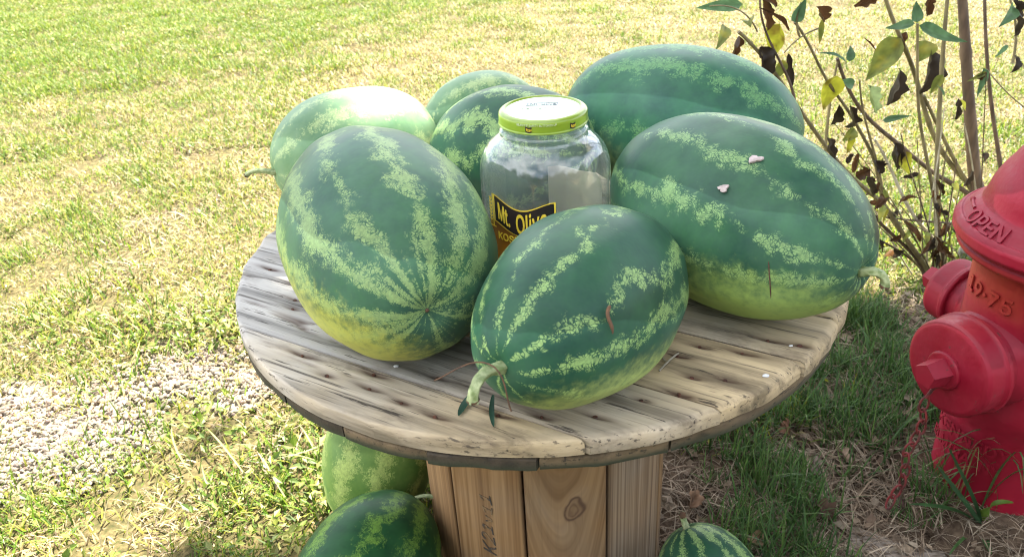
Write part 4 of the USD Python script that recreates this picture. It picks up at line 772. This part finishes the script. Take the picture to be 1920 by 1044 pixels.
def plants():
    R = rng_of(404); sm = {'w': STALK_BROWN, 's': STALK, 'p': STALK_PALE}; T = {}
    for key, P in PLANTS.items():
        b = on_z(*P['base'], 0.0); T[key] = (thing('withering_plant', P['label'], 'plant', (b[0], b[1], 0), 'withering plants behind the hydrant'), b)
        for pts, w, k, dy_top, dy_base in P['stems']:
            n = len(pts); W = np.array([on_y(u, v, b[1] + dy_top + (dy_base - dy_top) * i / (n - 1)) for i, (u, v) in enumerate(pts)])
            if dy_base == 0 and k != 'x' and pts[-1][1] > 435: W = np.vstack([W, W[-1] + (W[-1] - W[-2]) * .08 + [0, 0, -.05]])
            S = spline(W, 40); dep = ((S - CC) @ CF); r = np.maximum(w * dep / FPX / 2 * np.linspace(.72, 1.1, 40), .0012)
            node = 1 + .22 * np.exp(-((np.linspace(0, 1, 40)[:, None] - np.array([[.2, .45, .7]])) / .012) ** 2).sum(1)
            part(T[key][0], 'stem', tube(S, r * node, 9), sm[k], smooth=True)
    for k in range(20):                                      # thin side twigs with small dull leaves
        key = 'CCCCBCCABC'[k % 10]; t, b = T[key]; u0, v0 = PLANTS[key]['base']; u0 += R.uniform(-28, 28); v0 += R.uniform(-12, 4)
        u1 = u0 + R.uniform(-210, 40) if key != 'A' else u0 + R.uniform(-90, 60); v1 = v0 - R.uniform(120, 330); dy = R.uniform(-.14, .04)
        P = [on_y(u0, v0, b[1] + .02), on_y(u0 + (u1 - u0) * R.uniform(.15, .45), v0 + (v1 - v0) * .45, b[1] + dy * .5), on_y(u0 + (u1 - u0) * .75, v0 + (v1 - v0) * .8, b[1] + dy * .8), on_y(u1, v1, b[1] + dy)]
        S = spline(P, 24); part(t, 'stem', tube(S, R.uniform(.0016, .0034) * np.linspace(1.15, .55, 24), 7), (STALK, STALK_BROWN, STALK, STALK_PALE)[k % 4], smooth=True)
        for q in range(R.integers(2, 6)):
            A = S[R.integers(7, 24)]; E_ = A + np.array([R.normal(0, .022), R.normal(0, .02), -R.uniform(.012, .05)]); kd = 'bkobokbb'[R.integers(0, 8)]
            mesh, col = leaf_mesh(A, E_, R.uniform(.008, .02), kd, R); part(t, 'leaf', mesh, LEAF, smooth=True, attrs={'tint': col * R.uniform(.8, 1.9)})
    for key, u0, v0, u1, v1, w, kind in LEAVES:
        t, b = T[key]; yy = b[1] - {'A': .07, 'B': .05, 'C': .14}[key] + R.normal(0, .015); A = on_y(u0, v0, yy); E_ = on_y(u1, v1, yy + R.normal(0, .025))
        w_m = w * ((A - CC) @ CF) / FPX
        mesh, col = leaf_mesh(A, E_, w_m * 1.15, kind, R); part(t, 'leaf', mesh, LEAF, smooth=True, attrs={'tint': col})
plants()

# ------------------------------------------------------------------ grass, straw, clover, gravel (what nobody could count)
def blades(R, n, rad, hmin, hmax, wid, cols, lean=.5, flat=0.0, seg=3):
    V, F, C = [], [], []; k0 = 0
    for _ in range(n):
        a = R.uniform(0, 2 * np.pi); r = rad * math.sqrt(R.random()); b = np.array([r * math.cos(a), r * math.sin(a), -.004])
        h = R.uniform(hmin, hmax); az = R.uniform(0, 2 * np.pi); out = np.array([math.cos(az), math.sin(az), 0]); ln = lean * R.uniform(.4, 1.6) + flat
        w = wid * R.uniform(.6, 1.3); sd = np.array([-out[1], out[0], 0])
        t = np.linspace(0, 1, seg + 1); th = np.minimum(ln * (.25 + .9 * t), 1.62 if flat else 2.0)
        dz = np.cos(th); dx = np.sin(th); st = h / seg
        px = np.r_[0, np.cumsum(dx[1:]) * st]; pz = np.r_[0, np.cumsum(dz[1:]) * st]
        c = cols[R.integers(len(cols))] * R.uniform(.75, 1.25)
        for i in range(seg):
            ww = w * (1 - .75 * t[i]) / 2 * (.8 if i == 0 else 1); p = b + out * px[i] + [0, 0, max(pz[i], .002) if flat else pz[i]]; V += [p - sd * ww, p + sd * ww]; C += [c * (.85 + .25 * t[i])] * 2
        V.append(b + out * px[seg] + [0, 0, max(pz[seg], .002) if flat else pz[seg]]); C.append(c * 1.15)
        for i in range(seg - 1):
            q = k0 + 2 * i; F += [(q, q + 1, q + 3), (q, q + 3, q + 2)]
        q = k0 + 2 * (seg - 1); F.append((q, q + 1, q + 2)); k0 += 2 * seg + 1
    return (np.array(V), np.array(F)), np.array(C)
def leaflets(R, n, rad, size, cols, hmax=.03, asp=.6):
    V, F, C = [], [], []
    for i in range(n):
        a = R.uniform(0, 2 * np.pi); r = rad * math.sqrt(R.random()); p = np.array([r * math.cos(a), r * math.sin(a), R.uniform(.004, hmax)])
        nr = unit(np.array([0, 0, 1]) + R.normal(0, .55, 3)); u = unit(np.cross(nr, R.normal(size=3))); w = np.cross(nr, u); L = size * R.uniform(.6, 1.4); c = cols[R.integers(len(cols))] * R.uniform(.75, 1.25)
        k = len(V); V += [p - u * L / 2, p + w * L * asp / 2 + u * L * .05 + nr * L * .08, p + u * L / 2, p - w * L * asp / 2 + u * L * .05 + nr * L * .08]; F += [(k, k + 1, k + 2), (k, k + 2, k + 3)]; C += [c * .85, c, c * 1.1, c]
    return (np.array(V), np.array(F)), np.array(C)
A_ = np.array
GREEN = [A_([.085, .165, .012]), A_([.12, .205, .016]), A_([.15, .22, .020]), A_([.06, .115, .012])]
YGREEN = [A_([.25, .26, .030]), A_([.19, .235, .024]), A_([.29, .275, .05])]
STRAW = [A_([.44, .37, .18]), A_([.37, .30, .14]), A_([.50, .43, .25]), A_([.28, .20, .10])]
DEAD = [A_([.24, .18, .12]), A_([.17, .12, .08]), A_([.30, .24, .17]), A_([.11, .075, .05])]
SHADEG = [A_([.06, .13, .03]), A_([.08, .16, .035]), A_([.05, .10, .03]), A_([.10, .17, .04])]
CLOV = [A_([.13, .19, .025]), A_([.17, .23, .035]), A_([.24, .27, .06]), A_([.08, .13, .02]), A_([.30, .29, .09])]
def scatter(name, protos, P, idx, scale, R, material, label, cat):
    path = numbered('/World', name); pi = UsdGeom.PointInstancer.Define(stage, path); targets = []
    for i, (mesh, col) in enumerate(protos):
        m = usdkit.mesh(stage, f'{path}/clump_{i + 1:03d}', mesh, material)
        UsdGeom.PrimvarsAPI(m).CreatePrimvar('tint', Sdf.ValueTypeNames.Color3fArray, 'vertex').Set(Vt.Vec3fArray.FromNumpy(col.astype(np.float32))); targets.append(m.GetPath())
    pi.CreatePrototypesRel().SetTargets(targets); n = len(P); a = R.uniform(0, 2 * np.pi, n)
    pi.CreatePositionsAttr(Vt.Vec3fArray.FromNumpy(np.asarray(P, np.float32))); pi.CreateProtoIndicesAttr(Vt.IntArray.FromNumpy(np.asarray(idx, np.int32)))
    pi.CreateOrientationsAttr(Vt.QuathArray([Gf.Quath(float(math.cos(x / 2)), 0, 0, float(math.sin(x / 2))) for x in a]))
    pi.CreateScalesAttr(Vt.Vec3fArray.FromNumpy(np.repeat(np.asarray(scale, np.float32)[:, None], 3, 1)))
    tag(pi, label, cat, kind='stuff')
def ground_cover():
    R = rng_of(2024)
    # candidate spots, denser near, thinning out beyond the picture
    def spots(n, x0, x1, y0, y1):
        x, y = R.uniform(x0, x1, n), R.uniform(y0, y1, n); return x, y
    def seen(x, y, marg=.25):
        q = project(np.column_stack([x, y, 0 * x])); V = np.column_stack([x, y, 0 * x]) - CC
        return (V @ CF > .3) & (q[:, 0] > -150) & (q[:, 0] < 2080) & (q[:, 1] > -120) & (q[:, 1] < 1250)
    x, y = spots(30000, -5.2, 4.2, -.9, 8.0); s = seen(x, y); x, y = x[s], y[s]
    xo, yo = spots(2600, -9, 9, -4, 12); s = ~seen(xo, yo); x, y = np.r_[x, xo[s]], np.r_[y, yo[s]]
    core = np.hypot(x, y) < .20; hydc = np.hypot(x - HX, y - HY) < .14
    x, y = x[~(core | hydc)], y[~(core | hydc)]
    g, b, d, t = gravel_amount(x, y), bare_amount(x, y), dryness(x, y), tuft_amount(x, y); z = gz(x, y); u = R.random(len(x))
    near = np.hypot(x - CC[0], y - CC[1]) < 2.6
    lawn = (u < np.where(near, .62, .52)) & (R.random(len(x)) > g * .80) & (R.random(len(x)) > b * .985)
    dry = R.random(len(x)) < np.clip(d, .03, .95)
    RR = rng_of(1)
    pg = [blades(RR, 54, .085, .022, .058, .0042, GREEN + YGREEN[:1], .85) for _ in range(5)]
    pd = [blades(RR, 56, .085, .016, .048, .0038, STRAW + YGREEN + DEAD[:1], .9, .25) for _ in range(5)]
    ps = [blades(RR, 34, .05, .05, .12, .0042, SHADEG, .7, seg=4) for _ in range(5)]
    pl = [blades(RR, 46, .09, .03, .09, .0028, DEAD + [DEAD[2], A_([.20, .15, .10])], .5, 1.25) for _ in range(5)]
    pc = [leaflets(RR, 34, .08, .019, CLOV, .036, .5) for _ in range(4)]
    pf = [leaflets(RR, 12, .09, .024, DEAD, .012, .65) for _ in range(4)]
    pz = [leaflets(RR, 26, .09, .013, STRAW + DEAD[:1] + YGREEN[:1], .02, .35) for _ in range(4)]
    def put(name, protos, m, lo, hi, material, label, cat, dz=0.0):
        P = np.column_stack([x[m], y[m], z[m] + dz]); n = m.sum(); scatter(name, protos, P, R.integers(0, len(protos), n), R.uniform(lo, hi, n) * (.62 + .76 * fbm(np.column_stack([x[m] * 4.5, y[m] * 4.5, 0 * x[m] + 9]), 3, 5)), R, material, label, cat)
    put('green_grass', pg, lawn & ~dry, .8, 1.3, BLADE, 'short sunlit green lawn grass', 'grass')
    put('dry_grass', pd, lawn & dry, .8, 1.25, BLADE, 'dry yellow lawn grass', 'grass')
    fringe = np.clip(1 - np.abs(g - .5) * 2, 0, 1)
    left = (x < -.3) & (y < .9) & (g < .5)
    put('clover', pc, (((R.random(len(x)) < .22) & left) | ((R.random(len(x)) < .05) & (d < .5))) & (b < .4) & (g < .4), .7, 1.3, BLADE, 'low broad leaved weeds among the grass', 'weeds')
    put('lawn_litter', pz, (R.random(len(x)) < .22) & (g < .9) & (b < .6), .8, 1.3, LITTER, 'dry clippings lying in the lawn', 'clippings')
    put('straw', pl, (R.random(len(x)) < np.clip(b * .8 + .03, 0, 1)) & (g < .6), .7, 1.3, LITTER, 'dead straw lying on the bare shaded ground', 'straw')
    put('leaf_litter', pf, (R.random(len(x)) < b * .35) & (g < .5), .7, 1.4, LITTER, 'brown leaf litter on the bare shaded ground', 'leaf litter')
    # longer shaded tufts to the right
    n = 2600; xt, yt = R.uniform(.1, 1.6, n), R.uniform(-.5, 1.1, n); tt = tuft_amount(xt, yt); k = (R.random(n) < tt * .62) & (np.hypot(xt, yt) > .22) & (np.hypot(xt - HX, yt - HY) > .14)
    scatter('tuft_grass', ps, np.column_stack([xt[k], yt[k], gz(xt[k], yt[k])]), R.integers(0, 5, k.sum()), R.uniform(.55, 1.15, k.sum()), R, BLADE, 'longer dark green grass tufts in the shade by the hydrant', 'grass')
    # gravel
    def stones(seed):
        r = rng_of(seed); V, F, C, k = [], [], [], 0
        for _ in range(60):
            ico = trimesh.creation.icosphere(1, 1.0); v = ico.vertices * (r.uniform(.0026, .0080) * r.uniform(.6, 1.2, 3)); v = v * (1 + r.normal(0, .13, (len(v), 1)))
            a = r.uniform(0, 6.28); c, s_ = math.cos(a), math.sin(a); v = np.column_stack([v[:, 0] * c - v[:, 1] * s_, v[:, 0] * s_ + v[:, 1] * c, v[:, 2] * .8])
            rad = .085 * math.sqrt(r.random()); az = r.uniform(0, 6.28); v = v + [rad * math.cos(az), rad * math.sin(az), r.uniform(0, .006)]
            V.append(v); F.append(ico.faces + k); k += len(v); C.append(np.tile(A_([.225, .185, .14]) * r.uniform(.55, 1.25) * (1 + r.normal(0, .05, 3)), (len(v), 1)))
        return (np.vstack(V), np.vstack(F)), np.vstack(C)
    n = 9000; xs, ys = R.uniform(-3.2, -.2, n), R.uniform(-.2, 1.2, n); k = R.random(n) < np.clip(gravel_amount(xs, ys), 0, 1) * .17
    scatter('gravel', [stones(s) for s in range(5)], np.column_stack([xs[k], ys[k], gz(xs[k], ys[k])]), R.integers(0, 5, k.sum()), R.uniform(.8, 1.2, k.sum()), R, STONE, 'pale crushed gravel path crossing the lawn', 'gravel')
ground_cover()

# ------------------------------------------------------------------ weed and stalks at the hydrant's foot, fallen leaves, small bits
def strap(P, w, fold=.25, n=22):
    S = spline(P, n); T = np.gradient(S, axis=0); T /= np.linalg.norm(T, axis=1)[:, None]; sd = np.cross(T, [0, 0, 1.0]); sd /= np.maximum(np.linalg.norm(sd, axis=1)[:, None], 1e-6); nr = np.cross(sd, T)
    t = np.linspace(0, 1, n); ww = w * np.sin(np.pi * (t * .93 + .06)) ** .55; V = np.stack([S - sd * ww[:, None] / 2 + nr * ww[:, None] * fold, S, S + sd * ww[:, None] / 2 + nr * ww[:, None] * fold], 1).reshape(-1, 3)
    return (V, grid_faces(n, 3)), len(V)
wb = on_z(1838, 990, 0.0)
weed = thing('broad_weed', 'dark green weed with broad strap leaves at the foot of the hydrant', 'weed', (wb[0], wb[1], 0))
for pts, w, col in (([(1838,990),(1815,955),(1785,915),(1755,870)], .026, (.05, .115, .05)), ([(1840,990),(1850,958),(1870,945),(1900,942)], .020, (.12, .21, .03)), ([(1842,990),(1875,992),(1915,988),(1950,975)], .014, (.14, .23, .03)), ([(1836,992),(1790,958),(1740,948),(1706,945)], .012, (.05, .12, .04)), ([(1838,988),(1822,935),(1796,880),(1778,838)], .016, (.045, .10, .04)), ([(1840,995),(1848,1015),(1858,1038)], .012, (.06, .14, .04)), ([(1836,1000),(1800,1015),(1780,1040)], .006, (.07, .14, .04))):
    hts = np.linspace(0, 1, len(pts)); P = np.array([on_y(u, v, wb[1] - .03 * h) if v < 960 else on_z(u, v, .004 + .02 * h) for (u, v), h in zip(pts, hts)]); P[0] = wb
    m, n = strap(P, w); part(weed, 'leaf', m, LEAF, smooth=True, attrs={'tint': np.tile(np.array(col), (n, 1))})
R9 = rng_of(909)
gh = thing('hydrant_grass', 'thin pale grass stalks crossing in front of the hydrant foot', 'grass stalks', (HX - .1, HY - .15, 0))
for k in range(46):
    u0 = R9.uniform(1770, 1960); b = on_z(u0, R9.uniform(930, 985), 0); h = R9.uniform(.08, .26); az = R9.uniform(0, 6.28); o = np.array([math.cos(az), math.sin(az) * .4, 0])
    P = np.array([b, b + o * h * .12 + [0, 0, h * .55], b + o * h * .45 + [0, 0, h * .85], b + o * h * R9.uniform(.7, 1.1) + [0, 0, h * R9.uniform(.6, .95)]])
    m, n = strap(P, R9.uniform(.002, .0042), .1, 14); c = [(.07, .13, .04), (.10, .16, .05), (.26, .21, .11), (.2, .19, .07)][k % 4]
    part(gh, 'stalk', m, BLADE, smooth=True, attrs={'tint': np.tile(np.array(c), (n, 1))})
# a few taller seed stalks in the sunny grass at the lower left
sg = thing('tall_grass_stalks', 'few long thin grass stalks leaning over the clover left of the spool', 'grass stalks', tuple(np.r_[on_z(420, 900)[:2], 0]))
for (a, b_, c_) in (((470,905),(430,850),(385,800)), ((400,880),(388,905),(378,870)), ((360,890),(335,850),(322,800)), ((540,940),(505,880),(490,850)), ((600,870),(578,820),(560,795)), ((150,760),(165,790),(130,830)), ((500,860),(545,852),(590,862)), ((620,820),(560,850),(520,858)), ((250,980),(300,950),(330,960)), ((230,700),(250,670),(262,640))):
    p0 = on_z(*a, .0); p1 = on_z(*b_, .03); p2 = on_z(*c_, .035); m, n = strap(np.array([p0, p1, p2]), .0042, .1, 14); part(sg, 'stalk', m, BLADE, smooth=True, attrs={'tint': np.tile(np.array([.28, .30, .11]), (n, 1))})

FL = [(1478,800,.035,'reddish brown fallen leaf curled in the grass under the spool rim'),(1580,855,.03,'pale brown fallen leaf lying right of the tuft below the spool rim'),(1415,1005,.034,'tan fallen leaf beside the small striped watermelon'),(1545,960,.036,'dark brown fallen leaf at the edge of the straw near the timber'),(1525,870,.04,'long grey brown fallen leaf in the bare strip of ground'),(1698,938,.032,'dark curled fallen leaf under the hydrant chain'),(1300,935,.04,'broad brown fallen leaf on the straw right of the spool core'),(1690,790,.028,'small pinkish fallen leaf in the grass left of the hydrant'),(1660,700,.03,'brown fallen leaf high in the shaded grass left of the hydrant cap'),(1600,760,.032,'grey fallen leaf in the grass below the biggest watermelon')]
for i, (u, v, L, lab) in enumerate(FL):
    c = on_z(u, v, .022); az = R9.uniform(0, 6.28); L *= .62; d = np.array([math.cos(az), math.sin(az), .1]) * L; mesh, col = leaf_mesh(c - d, c + d, L * 1.1, 'b', R9)
    colr = np.array([(.20, .10, .06), (.27, .19, .13), (.30, .2, .12), (.10, .06, .04), (.2, .15, .12), (.09, .05, .04), (.2, .12, .07), (.30, .18, .14), (.16, .1, .07), (.2, .18, .16)][i]); col = col / col.mean() * colr.mean(); col = col * 0 + colr * (.8 + .4 * R9.random((len(col), 1)))
    solo('fallen_leaf', mesh, LITTER, lab, 'fallen leaf', 'fallen leaves on the shaded ground', smooth=True, attrs={'tint': col})
def on_fruit(u, v, ce, d, a, b):
    d = unit(d); D = ray(u, v); D = D / np.linalg.norm(D); uu = unit(np.cross([0, 0, 1.0], d)); ww = np.cross(d, uu); Rm = np.stack([uu, ww, d]); S = np.array([b, b, a])
    o = (Rm @ (CC - np.array(ce))) / S; q = (Rm @ D) / S; A2, B2, C2 = q @ q, 2 * o @ q, o @ o - 1; t = (-B2 - math.sqrt(max(B2 * B2 - 4 * A2 * C2, 0))) / (2 * A2); p = CC + D * t
    return p, unit(((Rm @ (p - np.array(ce))) / S ** 2) @ Rm)
FC = ((.0330, -.3500, HT + .1050), (-.57, -.80, .10), .1590, .1005); FD = ((.2465, -.1790, HT + .1205), (.60, -.79, -.06), .1830, .1190)
pts = [on_fruit(u, v, *FC) for u, v in ((1140,574),(1137,590),(1142,606),(1146,625))]
solo('dry_sprig', tube(spline([p + n * (.0022 + .002 * (i == 0)) for i, (p, n) in enumerate(pts)], 16), np.r_[.0008, np.full(11, .0019), np.linspace(.0017, .0006, 4)], 7), STEM_DRY, 'dark dry sprig lying on the front watermelon', 'sprig', smooth=True)
PETAL = noisy('dried_petal_pink', (.34, .27, .25), (.46, .38, .36), 200., .7)
for (u, v, rx, ry, lab) in ((1416,300,.0082,.0042,'ragged pale fleck of bark near the top of the biggest watermelon'), (1357,354,.0056,.0044,'round pinkish fleck of bark lower on the biggest watermelon')):
    p, n = on_fruit(u, v, *FD); x = unit(CR - n * (CR @ n)); y = np.cross(n, x); a = np.arange(14) / 14 * 2 * np.pi; rr = 1 + .25 * np.sin(a * 3 + u) + .12 * np.sin(a * 5)
    ring = p + n * .0022 + np.outer(np.cos(a) * rx * rr, x) + np.outer(np.sin(a) * ry * rr, y); V = np.vstack([ring + n * .0004, ring - n * .0022, [p + n * .0036], [p - n * .0012]]); k = np.arange(14); j = (k + 1) % 14
    F = np.vstack([np.stack([k, j, np.full(14, 28)], 1), np.stack([k, k + 14, j], 1), np.stack([j, k + 14, j + 14], 1), np.stack([k + 14, np.full(14, 29), j + 14], 1)]); solo('bark_fleck', (V, F), PETAL, lab, 'fleck')
pts = [on_fruit(u, v, *FD) for u, v in ((1441,490),(1443,520),(1445,550),(1447,572),(1451,583))]
part('/World/watermelon_002', 'scar', tube(spline([p + n * .0003 for p, n in pts], 18), np.r_[.0004, np.full(10, .0007), np.linspace(.001, .0018, 4), .0012, .0008, .0005], 6), SCAR, smooth=True)
CLIP = tinted('fresh_clipping', .3, .45, .4)
for a, b_, c_, lab in (((885,738),(873,756),(860,779),'wide dark grass clipping under the bent stem, the left one of two'), ((925,740),(922,768),(926,800),'narrow folded grass clipping below the front watermelon, the right one of two')):
    m, n = strap(np.array([on_z(*a, HT + .012), on_z(*b_, HT + .006), on_z(*c_, HT + .003)]), .0085 if a[0] < 900 else .006, .2, 14); solo('grass_clipping', m, CLIP, lab, 'grass clipping', smooth=True, attrs={'tint': np.tile(A_([.035, .085, .055]), (n, 1))})
solo('straw_bit', cat_mesh([tube(spline([on_z(1236,695,HT+.003), on_z(1250,680,HT+.006), on_z(1272,662,HT+.003)], 12), .0012, 6), tube(spline([on_z(1238,662,HT+.002), on_z(1246,675,HT+.003), on_z(1252,680,HT+.005)], 10), .0008, 6)]), noisy('straw_tan', (.25,.22,.17),(.36,.32,.25),60.,.8), 'forked bit of dry straw on the spool between the two front watermelons', 'straw', smooth=True)
WS = noisy('white_speck', (.6, .6, .6), (.72, .72, .72), 60., .6)
for u, v, s_, lab in ((1436,704,.0034,'larger white speck near the right rim of the spool top'), (1483,648,.0022,'small white speck on the spool top beside the biggest watermelon'), (743,686,.0028,'tiny white crumb under the left front watermelon')):
    i_ = trimesh.creation.icosphere(2, s_); solo('white_crumb', (i_.vertices * [1.2, .7, .5] * (1 + .5 * (fbm(i_.vertices * 500, 2, 3) - .5))[:, None] + on_z(u, v, HT + .0015), i_.faces), WS, lab, 'crumb', smooth=True)
